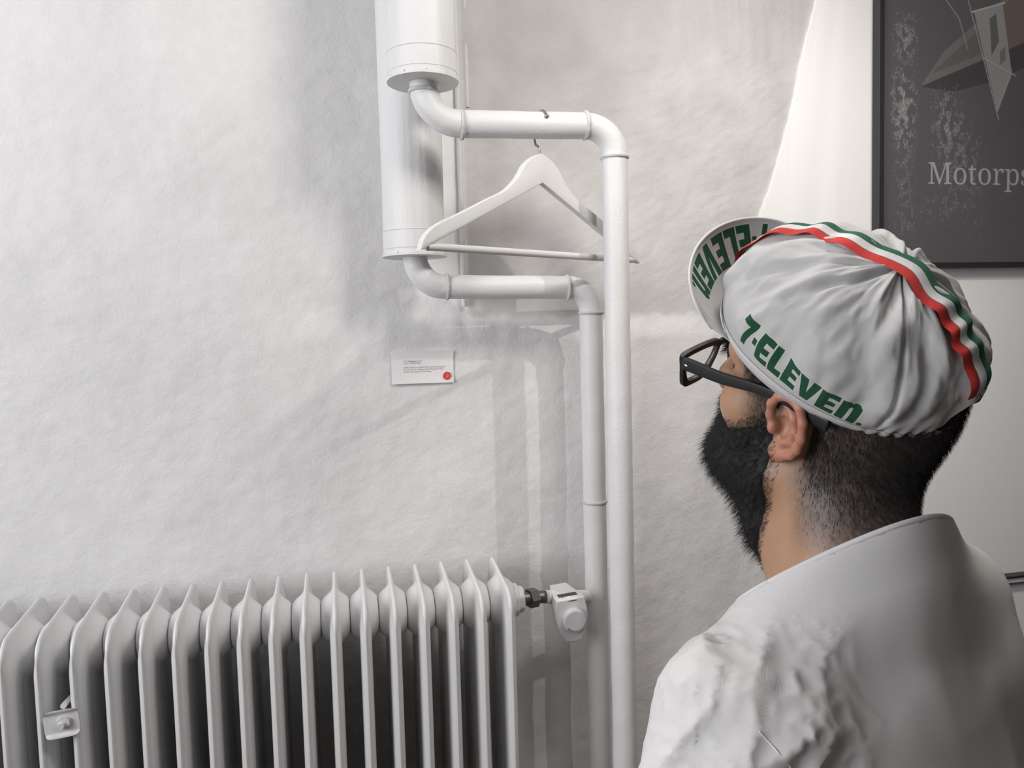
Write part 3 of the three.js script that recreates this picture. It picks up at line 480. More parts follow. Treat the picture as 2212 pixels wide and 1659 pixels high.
// ear, in its own frame: e forward along the ear, u up, w away from the skull
const helix = [[0.012, -0.004, 0.004], [0.015, 0.006, 0.006], [0.014, 0.018, 0.009], [0.007, 0.028, 0.012], [-0.004, 0.031, 0.014], [-0.014, 0.026, 0.016], [-0.019, 0.014, 0.017], [-0.0195, 0.000, 0.016], [-0.016, -0.013, 0.013], [-0.010, -0.022, 0.010], [-0.002, -0.027, 0.007]];
const antihelix = [[0.000, 0.021, 0.0085], [-0.008, 0.012, 0.0105], [-0.0105, 0.000, 0.011], [-0.008, -0.010, 0.0095], [-0.001, -0.0145, 0.0075]];
function earField(e, u, w) {
  let d = ell(e + 0.002, u - 0.001, w - 0.0045 + 0.25 * e, 0.0175, 0.028, 0.0042);
  d = smin(d, ell(e - 0.000, u - 0.0, w + 0.006, 0.012, 0.022, 0.012), 0.006);
  d = smax(d, -ell(e - 0.0025, u + 0.001, w - 0.0105, 0.0078, 0.0115, 0.0105), 0.003);
  d = smax(d, -ell(e - 0.003, u - 0.013, w - 0.012, 0.006, 0.0075, 0.008), 0.003);
  for (let i = 0; i < helix.length - 1; i++) d = smin(d, cone(e, u, w, helix[i], helix[i + 1], 0.0037, 0.0037), 0.0028);
  for (let i = 0; i < antihelix.length - 1; i++) d = smin(d, cone(e, u, w, antihelix[i], antihelix[i + 1], 0.0032, 0.0030), 0.0035);
  d = smin(d, ell(e - 0.0045, u + 0.0275, w - 0.004, 0.0095, 0.0095, 0.0048), 0.006);
  d = smin(d, ell(e - 0.0115, u + 0.005, w - 0.0055, 0.0042, 0.006, 0.0055), 0.004);
  return d;
}
const EAR = { f: -0.002, u: 0.003, l: 0.0685, flare: -4 * DEG, lean: 10 * DEG };
function earLocal(f, u, l) { const c = Math.cos(EAR.flare), s = Math.sin(EAR.flare), a = f - EAR.f, b = u - EAR.u, w = Math.abs(l) - EAR.l, e1 = a * c - w * s, w1 = w * c + a * s, cl = Math.cos(EAR.lean), sl = Math.sin(EAR.lean); return [e1 * cl - b * sl, b * cl + e1 * sl, w1]; }
function skullField(f, u, l) {   // head with neck and the roots of the ears
  const w = fromHeadN(f, u, l); let d = smin(headField(f, u, l), neckField(w[0], w[1], w[2]), 0.026);
  const [e, b, q] = earLocal(f, u, l); if (e * e + b * b + q * q < 0.0026) d = smin(d, earField(e, b, q), 0.003);
  return d;
}
function fromHeadN(f, u, l) { return [HEAD_AT.x + HF.x * f + HU.x * u + HL.x * l, HEAD_AT.y + HF.y * f + HU.y * u + HL.y * l, HEAD_AT.z + HF.z * f + HU.z * u + HL.z * l]; }

// where hair grows (0..1) and how thick the beard is, in the head frame
function scalpHair(f, u, l) {
  const a = Math.abs(l);
  const nape = lerp(-0.082, -0.040, sstep(-0.055, -0.005, f)), side = sstep(0.080, 0.060, f + 0.35 * (0.06 - u) * (u < 0.06 ? 1 : 0));
  const fade = sstep(nape - 0.014, nape + 0.042, u);
  const ear = sstep(0.020, 0.034, len3(f + 0.000, (u + 0.004) * 0.72)) || 0;
  const burn = f > 0.004 ? sstep(-0.02, 0.03, u) : 1;
  const sideburn = 0.8 * sstep(0.004, 0.012, f) * sstep(0.062, 0.034, f - 0.25 * (u - 0.02)) * sstep(-0.050, -0.02, u) * sstep(0.095, 0.07, u) * sstep(0.03, 0.05, a);
  return clamp(Math.max(sideburn, fade * side * (f > -0.022 && u < 0.036 ? Math.max(ear * (f < 0 ? 1 : 0), f > 0.006 ? burn : 0) : 1)));
}
function beardDensity(f, u, l) {
  const a = Math.abs(l);
  const cheek = lerp(-0.020, -0.052, sstep(0.020, 0.070, f)) + 0.030 * sstep(0.066, 0.092, f);      // upper line, rises again to the moustache
  const up = sstep(cheek + 0.020, cheek - 0.014, u), back = sstep(-0.010, 0.016, f + 0.16 * (-0.05 - u));
  const low = sstep(-0.172, -0.150, u + 0.32 * (0.06 - f));
  const lips = 1 - sstep(0.016, 0.008, len3((u + 0.062) * 1.3, a * 0.55)) * (f > 0.085 ? 1 : 0);
  const nose = 1 - sstep(-0.046, -0.040, u) * sstep(0.024, 0.018, a) * sstep(0.080, 0.088, f);
  return clamp(up * back * low * lips * nose);
}
// ---------------------------------------------------------------- the man: body, hair, clothes
const SKIN = [0.37, 0.208, 0.125], HAIRC = [0.0065, 0.006, 0.0063];
const mixc = (a, b, t) => [lerp(a[0], b[0], t), lerp(a[1], b[1], t), lerp(a[2], b[2], t)];
function skinColor(f, u, l) {
  const n = noise3(f * 60, u * 60, l * 60), m = noise3(f * 260, u * 260, l * 260), q = earLocal(f, u, l);
  let c = SKIN.map((v, i) => v * (1 + 0.05 * n + 0.03 * m * (i ? 1 : 0.6)));
  const onEar = sstep(0.004, 0.010, q[2]) * (len3(q[0], q[1]) < 0.045 ? 1 : 0);
  c = mixc(c, [0.40, 0.165, 0.112], 0.85 * onEar);
  const h = Math.max(scalpHair(f, u, l) * (1 - onEar), beardDensity(f, u, l) * 0.9 * (1 - onEar));
  return mixc(c, [0.05, 0.042, 0.04], clamp(Math.pow(h, 0.7) * (0.94 + 0.2 * m)));
}
const legTop = B(0, -0.46, 0).y;
const J = { lE: depthP(1480, 1965, 0.585), rE: null };
J.rE = R_SH.clone().addScaledVector(BU, -0.27).addScaledVector(BL, -0.03).addScaledVector(BF, 0.02);
J.lW = J.lE.clone().addScaledVector(BF, 0.16).addScaledVector(BU, -0.15).addScaledVector(BL, -0.03); J.rW = J.rE.clone().addScaledVector(BF, 0.10).addScaledVector(BU, -0.22);
const limb = [];
const addLimb = (a, b, ra, rb) => limb.push([arr(a), arr(b), ra, rb]);
addLimb(L_SH, J.lE, 0.046, 0.036); addLimb(J.lE, J.lW, 0.037, 0.025); addLimb(R_SH, J.rE, 0.046, 0.036); addLimb(J.rE, J.rW, 0.037, 0.025);
for (const s of [-1, 1]) {
  const hip = B(s * 0.09, -0.47, 0), knee = V(hip.x, 0.47, hip.z).addScaledVector(BF, 0.015), ank = V(hip.x, 0.075, hip.z).addScaledVector(BF, -0.02);
  addLimb(hip, knee, 0.082, 0.054); addLimb(knee, ank, 0.052, 0.036); addLimb(ank, ank.clone().addScaledVector(BF, 0.13).setY(0.035), 0.036, 0.028);
}
function fingers(wrist, elbow, s) {
  const d = wrist.clone().sub(elbow).normalize(), across = BF.clone().addScaledVector(d, -BF.dot(d)).normalize(), palm = d.clone().cross(across).multiplyScalar(s);
  const pc = wrist.clone().addScaledVector(d, 0.05); const out = [];
  for (let i = 0; i < 4; i++) { const r = pc.clone().addScaledVector(d, 0.035).addScaledVector(across, 0.030 - i * 0.020), L = [0.072, 0.080, 0.074, 0.058][i]; let p = r, dir = d.clone(); const ax = across; for (let k = 0; k < 3; k++) { dir = dir.clone().addScaledVector(palm, 0.28).normalize(); const q = p.clone().addScaledVector(dir, L * [0.45, 0.31, 0.24][k]); out.push([arr(p), arr(q), 0.0092 - k * 0.0008, 0.0086 - k * 0.0008]); p = q; } }
  { let p = wrist.clone().addScaledVector(d, 0.022).addScaledVector(across, 0.026); for (const [k, L] of [[0.9, 0.04], [0.5, 0.034], [0.25, 0.026]]) { const q = p.clone().addScaledVector(d.clone().addScaledVector(across, k).addScaledVector(palm, 0.35).normalize(), L); out.push([arr(p), arr(q), 0.0108, 0.0095]); p = q; } }
  for (const o of [-0.024, -0.008, 0.008, 0.024]) out.push([arr(wrist.clone().addScaledVector(across, o * 0.6)), arr(pc.clone().addScaledVector(d, 0.034).addScaledVector(across, o * 1.25)), 0.016, 0.0125]);
  return out;
}
const handL = fingers(J.lW, J.lE, 1), handR = fingers(J.rW, J.rE, -1);
function trunkField(x, y, z, grow) {
  const qx = x - MID.x, qz = z - MID.z, l = qx * BL.x + qz * BL.z, u = y - MID.y, f = qx * BF.x + qz * BF.z;
  const t = clamp(-u / 0.5), w = (u > -0.14 ? lerp(0.150, 0.172, sstep(0.02, -0.14, u)) : lerp(0.172, 0.150, sstep(-0.14, -0.40, u))) + grow, dp = (u > -0.16 ? lerp(0.086, 0.116, sstep(0.03, -0.15, u)) : lerp(0.116, 0.104, sstep(-0.16, -0.42, u))) + grow;
  const k = len3(l / w, (f - 0.004) / dp), side = (k - 1) * Math.min(w, dp) * (k > 1 ? 1 : 1);
  return smax(side, Math.max(u - 0.035 - grow, -0.54 - u), 0.05);
}
const COL_T = 39 * DEG, COL_N = BU.clone().multiplyScalar(Math.cos(COL_T)).addScaledVector(BF, Math.sin(COL_T)), COL_F = BF.clone().multiplyScalar(Math.cos(COL_T)).addScaledVector(BU, -Math.sin(COL_T)), COL_C = NECK.clone().addScaledVector(BF, 0.006).addScaledVector(BU, -0.010);
const collarN = (x, y, z) => (x - COL_C.x) * COL_N.x + (y - COL_C.y) * COL_N.y + (z - COL_C.z) * COL_N.z;
function bodyField(x, y, z) {
  let d = trunkField(x, y, z, -0.008);
  d = smin(d, neckField(x, y, z) + 0.0025, 0.03);
  const tl = cone(x, y, z, arr(NECK), arr(L_SH), 0.040, 0.040), tr = cone(x, y, z, arr(NECK), arr(R_SH), 0.040, 0.040); d = smin(d, Math.min(tl, tr), 0.035);
  d = smax(d, collarN(x, y, z) + 0.02, 0.01);
  for (const [a, b, ra, rb] of limb) d = smin(d, cone(x, y, z, a, b, ra, rb), 0.025);
  for (const [a, b, ra, rb] of handL) d = smin(d, cone(x, y, z, a, b, ra, rb), 0.003);
  for (const [a, b, ra, rb] of handR) d = smin(d, cone(x, y, z, a, b, ra, rb), 0.003);
  return d;
}
const bb = [[1e9, 1e9, 1e9], [-1e9, -1e9, -1e9]]; for (const [a, b, r] of [...limb, ...handL, ...handR]) for (const p of [a, b]) for (let k = 0; k < 3; k++) { bb[0][k] = Math.min(bb[0][k], p[k] - r - 0.03); bb[1][k] = Math.max(bb[1][k], p[k] + r + 0.03); }
bb[1][1] = NECK.y + 0.03; bb[0][1] = 0.002;
const man = thing('person', 'bearded man in a white t-shirt wearing cap and black glasses, looking at the hanger', 'person', V(MID.x, 0, MID.z));
const manOff = new THREE.Matrix4().makeTranslation(-MID.x, 0, -MID.z);
const headToMan = manOff.clone().multiply(HEAD_M);
// the head frame is left-handed: turn the triangles round when it is applied
function mirrored(g, m) { g.applyMatrix4(m); const ix = g.index?.array; if (ix) for (let i = 0; i < ix.length; i += 3) { const t = ix[i]; ix[i] = ix[i + 1]; ix[i + 1] = t; } else { for (const k of Object.keys(g.attributes)) { const a = g.attributes[k], n = a.itemSize; for (let i = 0; i < a.count; i += 3) for (let c = 0; c < n; c++) { const p = i * n + c, q = p + n, t = a.array[p]; a.array[p] = a.array[q]; a.array[q] = t; } } } return g; }
const HEAD_R = new THREE.Matrix4().makeBasis(HF, HU, HL);
function bake(group) { const seen = new Set(); group.traverse(o => { if (o.isMesh && !seen.has(o.geometry)) { seen.add(o.geometry); mirrored(o.geometry, HEAD_R); } }); }
const headGeo = colorise(surfaceNet(skullField, [-0.165, -0.235, -0.100], [0.130, 0.138, 0.110], 0.0027), skinColor);
{
  const headW = mirrored(headGeo.clone(), headToMan);
  const body = colorise(surfaceNet(bodyField, bb[0], bb[1], 0.012), (x, y, z) => SKIN).applyMatrix4(manOff);
  const hands = [handL, handR].map(h => { const lo = [1e9, 1e9, 1e9], hi = [-1e9, -1e9, -1e9]; for (const [a, b] of h) for (const p of [a, b]) for (let k = 0; k < 3; k++) { lo[k] = Math.min(lo[k], p[k] - 0.02); hi[k] = Math.max(hi[k], p[k] + 0.02); } return colorise(surfaceNet((x, y, z) => { let d = 1; for (const [a, b, ra, rb] of h) d = smin(d, cone(x, y, z, a, b, ra, rb), 0.003); return d; }, lo, hi, 0.0035), () => SKIN).applyMatrix4(manOff); });
  const all = mergeGeometries([headW, body, ...hands]);
  part('body', all, new THREE.MeshPhysicalMaterial({ vertexColors: true, roughness: 0.5, sheen: 0.15, sheenRoughness: 0.6 }), man);
}
const hairMat = mat(HAIRC, { roughness: 0.75 });
// strands: thin tapered three-sided hairs, all of one kind in one mesh
function strands(list) {
  const pos = [], nor = [], idx = [];
  for (const { p, d, bend, len, r } of list) {
    const n = 3, base = pos.length / 3, side = Math.abs(d.y) < 0.9 ? d.clone().cross(V(0, 1, 0)).normalize() : d.clone().cross(V(1, 0, 0)).normalize(), up = side.clone().cross(d);
    for (let i = 0; i <= n; i++) { const t = i / n, c = p.clone().addScaledVector(d, len * t).addScaledVector(bend, len * t * t), rr = r * (1 - t * 0.85); for (let k = 0; k < 3; k++) { const a = k * 2.0944, q = side.clone().multiplyScalar(Math.cos(a)).addScaledVector(up, Math.sin(a)); pos.push(c.x + q.x * rr, c.y + q.y * rr, c.z + q.z * rr); nor.push(q.x, q.y, q.z); } }
    for (let i = 0; i < n; i++) for (let k = 0; k < 3; k++) { const a = base + i * 3 + k, b = base + i * 3 + (k + 1) % 3; idx.push(a, b, a + 3, b, b + 3, a + 3); }
  }
  const g = new THREE.BufferGeometry(); g.setAttribute('position', new THREE.Float32BufferAttribute(pos, 3)); g.setAttribute('normal', new THREE.Float32BufferAttribute(nor, 3)); g.setIndex(idx); return g;
}
// random points on a mesh kept with probability keep(f, u, l)
function scatter(g, count, keep) {
  const p = g.attributes.position, ix = g.index.array, out = [], cum = []; let tot = 0; const A = V(), Bv = V(), Cv = V();
  for (let i = 0; i < ix.length; i += 3) { A.fromBufferAttribute(p, ix[i]); Bv.fromBufferAttribute(p, ix[i + 1]); Cv.fromBufferAttribute(p, ix[i + 2]); const n = Bv.clone().sub(A).cross(Cv.clone().sub(A)); tot += n.length(); cum.push(tot); }
  const nn = g.attributes.normal;
  for (let k = 0; k < count; k++) {
    const r = rnd() * tot; let lo = 0, hi = cum.length - 1; while (lo < hi) { const m = (lo + hi) >> 1; if (cum[m] < r) lo = m + 1; else hi = m; }
    let a = rnd(), b = rnd(); if (a + b > 1) { a = 1 - a; b = 1 - b; } const i = lo * 3;
    A.fromBufferAttribute(p, ix[i]); Bv.fromBufferAttribute(p, ix[i + 1]); Cv.fromBufferAttribute(p, ix[i + 2]);
    const q = A.clone().addScaledVector(Bv.clone().sub(A), a).addScaledVector(Cv.clone().sub(A), b);
    if (rnd() < keep(q.x, q.y, q.z)) out.push([q, V().fromBufferAttribute(nn, ix[i]).normalize()]);
  }
  return out;
}
const notEar = (f, u, l) => { const q = earLocal(f, u, l); return q[2] > 0.003 && len3(q[0], q[1]) < 0.042 ? 0 : 1; };
const jit = s => V((rnd() - 0.5) * s, (rnd() - 0.5) * s, (rnd() - 0.5) * s);
{
  // short back and sides
  const pts = scatter(headGeo, 110000, (f, u, l) => { const h = scalpHair(f, u, l); return h * h * notEar(f, u, l) * (u < 0.075 ? 1 : 0.1); });
  part('hair', strands(pts.map(([p, n]) => { const h = scalpHair(p.x, p.y, p.z), d = n.clone().multiplyScalar(0.55).add(V(-0.45, -0.75, 0)).add(jit(0.5)).normalize(); return { p: p.clone().addScaledVector(n, -0.0006), d, bend: V(0, -0.25, 0), len: 0.0022 + 0.0042 * h * (0.6 + 0.6 * rnd()), r: 0.00016 }; })).applyMatrix4(headToMan), hairMat, man, 'short black hair under the cap').userData.kind = 'stuff';
  // beard: a soft volume over the jaw with hairs standing out of it
  const thick = (f, u, l) => { const b = beardDensity(f, u, l); const chin = sstep(0.03, 0.09, f) * sstep(-0.04, -0.10, u); return -0.004 + b * (0.0072 - 0.001 * chin + 0.003 * sstep(-0.05, -0.09, u)); };
  const beardField = (f, u, l) => smin(headField(f, u, l), (() => { const w = fromHeadN(f, u, l); return neckField(w[0], w[1], w[2]); })(), 0.026) - thick(f, u, l) - 0.0012 * noise3(f * 110, u * 110, l * 110) * beardDensity(f, u, l);
  const bg = surfaceNet((f, u, l) => Math.max(beardField(f, u, l), 0.03 - (beardDensity(f, u, l) > 0.16 ? 1 : beardDensity(f, u, l) * 0.19)), [-0.03, -0.175, -0.09], [0.135, 0.0, 0.09], 0.003);
  const beard = part('beard', mirrored(bg.clone(), headToMan), hairMat, man, 'full black beard');
  const bp = scatter(bg, 15000, (f, u, l) => beardDensity(f, u, l));
  const fringe = scatter(headGeo, 170000, (f, u, l) => { const b = beardDensity(f, u, l); return b > 0.02 && b < 0.6 ? 0.25 + 0.75 * b : 0; });
  const grow = (p, n, k) => { const d = n.clone().multiplyScalar(0.75).add(V(0.10, -0.75, 0)).add(jit(0.55)).normalize(); return { p: p.clone().addScaledVector(n, -0.001), d, bend: V(0.1, -0.3, 0).add(jit(0.4)), len: k * (0.6 + 0.8 * rnd()), r: 0.00022 }; };
  const bh = part('beard_hair', strands([...bp.map(([p, n]) => grow(p, n, 0.0085)), ...fringe.map(([p, n]) => grow(p, n, 0.0042))]).applyMatrix4(headToMan), hairMat, beard); bh.userData.kind = 'stuff';
  const brow = scatter(headGeo, 120000, (f, u, l) => (f > 0.055 && u > 0.022 && u < 0.037 && Math.abs(l) > 0.010 && Math.abs(l) < 0.052 ? 0.9 : 0));
  part('eyebrows', strands(brow.map(([p, n]) => ({ p, d: n.clone().multiplyScalar(0.6).add(V(-0.2, 0.25, Math.sign(p.z) * 0.8)).add(jit(0.3)).normalize(), bend: V(0, -0.2, 0), len: 0.008 + 0.004 * rnd(), r: 0.00022 }))).applyMatrix4(headToMan), hairMat, man, 'black eyebrows').userData.kind = 'stuff';
  for (const s of [-1, 1]) { const c = V(0.0715, 0.006, s * 0.0305), e = part('eye', new THREE.SphereGeometry(0.0122, 24, 16).translate(c.x, c.y, c.z).applyMatrix4(headToMan), mat([0.72, 0.70, 0.68], { roughness: 0.2 }), man); part('iris', new THREE.SphereGeometry(0.0066, 16, 10).translate(c.x + 0.0066, c.y, c.z).applyMatrix4(headToMan), mat([0.035, 0.02, 0.012], { roughness: 0.15 }), e); }
}
// ---------------------------------------------------------------- t-shirt
const napeA = arr(NECK.clone().addScaledVector(BL, -0.008).addScaledVector(BU, -0.014)), napeB = arr(depthP(2040, 1292, 0.738));
const nkL = arr(NECK.clone().addScaledVector(BU, -0.006)), nkR = arr(NECK.clone().addScaledVector(BL, -0.03).addScaledVector(BU, -0.022)), shL = arr(L_SH), shR = arr(R_SH);
function torsoField(x, y, z) {
  let d = smin(smin(trunkField(x, y, z, -0.002), cone(x, y, z, napeA, napeB, 0.050, 0.048), 0.03), neckField(x, y, z), 0.045);
  return smin(d, smin(cone(x, y, z, nkL, shL, 0.040, 0.043), cone(x, y, z, nkR, shR, 0.048, 0.044), 0.03), 0.04);
}
function fold(x, y, z) {
  const qx = x - MID.x, qz = z - MID.z, l = qx * BL.x + qz * BL.z, u = y - MID.y, f = qx * BF.x + qz * BF.z;
  const arm = sstep(0.06, 0.15, l);
  const a = l * 0.75 + u * 0.66, b = -l * 0.66 + u * 0.75;
  const ridge = v => 1 - 2 * Math.abs(v);
  const sh = sstep(0.045, 0.11, l) * sstep(-0.30, -0.10, u);
  let d = -0.0034 * arm * ridge(noise3(a * 11 + 2, b * 4.5, f * 5)) - 0.0016 * arm * noise3(a * 26, b * 12, f * 12 + 4);
  d -= 0.0026 * sh * ridge(noise3(a * 20 + 7, b * 8, f * 9)) + 0.0010 * sh * ridge(noise3(l * 42, u * 30, f * 34));
  d += 0.0028 * noise3(l * 6 + 3, u * 4, f * 5) + 0.0004 * noise3(l * 22, u * 10, f * 12);
  return d;
}
const sleeveDir = { 0: J.lE.clone().sub(L_SH).normalize(), 2: J.rE.clone().sub(R_SH).normalize() };
function shirtField(x, y, z) {
  const n = collarN(x, y, z), r = len3(x - NECK.x, z - NECK.z), near = sstep(0.17, 0.09, len3(x - NECK.x, y - NECK.y, z - NECK.z));
  const t = torsoField(x, y, z);
  let d = t - 0.006 - 0.005 * near * sstep(-0.04, 0.0, n);
  for (const [i, w, e, k] of [[0, J.lE, L_SH, 0.022], [2, J.rE, R_SH, 0.03]]) {   // sleeves, cut off square above the elbow
    const m = sleeveDir[i], q = (x - w.x) * m.x + (y - w.y) * m.y + (z - w.z) * m.z;
    d = smin(d, smax(cone(x, y, z, limb[i][0], limb[i][1], 0.056, 0.058), q + 0.02, 0.004), k);
  }
  d += fold(x, y, z) * (1 - near * sstep(-0.06, -0.02, n));
  if (r < 0.15) d = smax(d, n, 0.003);
  return Math.max(d, (MID.y - 0.50) - y);
}
const shirtMat = mat([0.63, 0.62, 0.61], { roughness: 0.9, bumpMap: clothBump, bumpScale: 0.0003 });
function boxUV(g) { const p = g.attributes.position, uv = new Float32Array(p.count * 2); for (let i = 0; i < p.count; i++) { const x = p.getX(i), z = p.getZ(i), a = Math.atan2(x * BL.x + z * BL.z, -(x * BF.x + z * BF.z)); uv[2 * i] = a * 0.15; uv[2 * i + 1] = p.getY(i); } g.setAttribute('uv', new THREE.BufferAttribute(uv, 2)); return g; }
{
  const lo = [bb[0][0] - 0.02, MID.y - 0.52, bb[0][2] - 0.02], hi = [bb[1][0] + 0.04, NECK.y + 0.07, bb[1][2] + 0.03];
  const sg = boxUV(surfaceNet(shirtField, lo, hi, 0.0052).applyMatrix4(manOff));
  const sh = part('t_shirt', sg, shirtMat, man, 'plain white cotton t-shirt');
  // ribbed neck band
  const ring = []; for (let k = 0; k <= 160; k++) { const a = k / 160 * Math.PI * 2, dir = BL.clone().multiplyScalar(Math.cos(a)).addScaledVector(COL_F, Math.sin(a)); let lo3 = 0.02, hi3 = 0.14; for (let it = 0; it < 24; it++) { const m = (lo3 + hi3) / 2, p = COL_C.clone().addScaledVector(dir, m); if (torsoField(p.x, p.y, p.z) < 0.0085) lo3 = m; else hi3 = m; } ring.push(COL_C.clone().addScaledVector(dir, lo3).addScaledVector(COL_N, -0.0012)); }
  part('neck_band', tubeAlong(ring, 0.0030, 10).applyMatrix4(manOff), shirtMat, sh);
  // a loose pale seam thread on the back, followed down over the cloth
  const thread = [[1640, 1580], [1662, 1604], [1684, 1630], [1708, 1658], [1722, 1680]].map(q => { const d = rayOf(...q).normalize(), p = CAM.clone(); for (let k = 0; k < 60; k++) { const t = shirtField(p.x, p.y, p.z); p.addScaledVector(d, t * 0.8); } return p.addScaledVector(d, -0.0004); });
  part('seam_thread', tubeAlong(new THREE.CatmullRomCurve3(thread).getPoints(40), 0.0005, 6).applyMatrix4(manOff), mat(0.8), sh, 'thin pale seam thread');
  // trousers and shoes
  const tf = (x, y, z) => { let d = smax(trunkField(x, y, z, 0.003), y - (MID.y - 0.44), 0.01); for (let i = 4; i < limb.length; i++) if ((i - 4) % 3 < 2) d = smin(d, cone(x, y, z, limb[i][0], limb[i][1], limb[i][2] + 0.014, limb[i][3] + 0.022), 0.03); return Math.max(d, 0.06 - y); };
  part('trousers', surfaceNet(tf, [bb[0][0] - 0.03, 0.03, bb[0][2] - 0.03], [bb[1][0] + 0.03, MID.y - 0.40, bb[1][2] + 0.03], 0.012).applyMatrix4(manOff), mat([0.03, 0.035, 0.05], { roughness: 0.9 }), man, 'dark trousers');
  for (let i = 6; i < limb.length; i += 3) { const [a, b] = limb[i], lo2 = [Math.min(a[0], b[0]) - 0.09, 0, Math.min(a[2], b[2]) - 0.09], hi2 = [Math.max(a[0], b[0]) + 0.09, 0.13, Math.max(a[2], b[2]) + 0.09]; part('shoe', surfaceNet((x, y, z) => Math.max(smin(cone(x, y, z, a, b, 0.046, 0.04), cone(x, y, z, [a[0], 0.04, a[2]], [b[0], 0.03, b[2]], 0.044, 0.045), 0.03), 0.002 - y, y - 0.105), lo2, hi2, 0.007).applyMatrix4(manOff), M.black, man); }
}
// ---------------------------------------------------------------- glasses
{
  const g = thing('glasses', 'black plastic glasses worn by the man in the cap', 'glasses', HEAD_AT.clone());
  const fx = 0.105;
  // temples, swept as flat bars: [f, u, l, half height]
  const near = [[1476, 784, 0.0695, 0.0066], [1500, 793, 0.0705, 0.0064], [1560, 817, 0.0735, 0.0055], [1640, 840, 0.0775, 0.0044], [1700, 866, 0.0790, 0.0042], [1745, 895, 0.0790, 0.0052], [1790, 921, 0.0780, 0.0056]].map(([x, y, l, h]) => { const q = traced(x, y, l); return [q[0], q[1], l, h]; });
  const hinge = near[0];
  const fr = (l) => hinge[0] + 0.004 - 0.6 * Math.pow(Math.abs(l), 2) * 1.2;
  for (const s of [1, -1]) {
    const cv = new THREE.CatmullRomCurve3(near.map(q => V(q[0], q[1], s * q[2]))).getPoints(60), pos = [], idx = [];
    cv.forEach((p, i) => { const t = i / 60 * (near.length - 1), k = Math.min(near.length - 2, Math.floor(t)), h = lerp(near[k][3], near[k + 1][3], t - k), tn = cv[Math.min(60, i + 1)].clone().sub(cv[Math.max(0, i - 1)]).normalize(), side = V(0, 0, 1), up = side.clone().cross(tn).normalize(), w = 0.0021; for (let m = 0; m < 12; m++) { const a = m / 12 * Math.PI * 2, c = Math.cos(a), q = Math.sin(a), e = Math.pow(Math.abs(c), 0.45) * Math.sign(c), f2 = Math.pow(Math.abs(q), 0.45) * Math.sign(q); const v = p.clone().addScaledVector(up, e * h).addScaledVector(side, f2 * w); pos.push(v.x, v.y, v.z); } });
    for (let i = 0; i < 60; i++) for (let m = 0; m < 12; m++) { const a = i * 12 + m, b = i * 12 + (m + 1) % 12; idx.push(a, a + 12, b, b, a + 12, b + 12); }
    for (let m = 1; m < 11; m++) { idx.push(0, m, m + 1); idx.push(720, 720 + m + 1, 720 + m); }
    const q = new THREE.BufferGeometry(); q.setAttribute('position', new THREE.Float32BufferAttribute(pos, 3)); q.setIndex(idx); q.computeVertexNormals();
    const tm = part('temple', q, M.glasses ??= mat([0.006, 0.0058, 0.0065], { roughness: 0.5 }), g);
    part('rivet', new THREE.SphereGeometry(0.0017, 10, 8).scale(1.5, 0.7, 0.5).translate(hinge[0] - 0.005, hinge[1] + 0.0005, s * (hinge[2] + 0.0020)), M.rivet ??= mat(0.75, { roughness: 0.2, metalness: 1 }), tm, 'small silver rivet');
  }
  const ut = hinge[1] + 0.0075, lens = s => [[0.0705, ut], [0.066, ut - 0.015], [0.058, ut - 0.036], [0.050, ut - 0.0405], [0.030, ut - 0.0405], [0.018, ut - 0.034], [0.0115, ut - 0.018], [0.010, ut - 0.004], [0.018, ut + 0.0005], [0.045, ut + 0.0015]].map(p => new THREE.Vector2(p[0] * s, p[1]));
  for (const s of [1, -1]) {
    const outer = lens(s), c = outer.reduce((a, p) => a.add(p), new THREE.Vector2()).multiplyScalar(1 / outer.length);
    const sm = (pts) => new THREE.CatmullRomCurve3(pts.map(p => V(p.x, p.y, 0)), true, 'catmullrom', 0.35).getPoints(72).slice(0, 72).map(p => new THREE.Vector2(p.x, p.y));
    const O = sm(outer), I = sm(outer.map(p => { const d = p.clone().sub(c); return c.clone().add(new THREE.Vector2(d.x * (1 - 0.0045 / Math.abs(d.x || 1) * Math.min(1, Math.abs(d.x) / 0.01)), d.y * (1 - 0.0046 / Math.abs(d.y || 1) * Math.min(1, Math.abs(d.y) / 0.01)))); }));
    const shp = new THREE.Shape(O); shp.holes.push(new THREE.Path(I));
    const wrap = q => { const p = q.attributes.position; for (let i = 0; i < p.count; i++) { const l = p.getX(i), u = p.getY(i), z = p.getZ(i); p.setXYZ(i, fr(l) + z, u, l); } q.computeVertexNormals(); return q; };
    const rim = new THREE.ExtrudeGeometry(shp, { depth: 0.0036, bevelEnabled: true, bevelSize: 0.0006, bevelThickness: 0.0006, bevelSegments: 2 });
    part('rim', toCreasedNormals(wrap(rim), 0.6), M.glasses, g);
    const pane = new THREE.ExtrudeGeometry(new THREE.Shape(I), { depth: 0.0012, bevelEnabled: false }).translate(0, 0, 0.0012);
    part('lens', wrap(pane), M.lens ??= new THREE.MeshPhysicalMaterial({ color: 0xffffff, transmission: 1, thickness: 0, roughness: 0, ior: 1.35 }), g, 'clear lens');
  }
  part('bridge', tubeAlong(range(-0.0125, 0.0125, 10).map(l => V(fr(l) + 0.0018, ut - 0.006 + 0.002 * Math.cos(l * 120), l)), 0.0032, 12), M.glasses, g);
  bake(g);
}
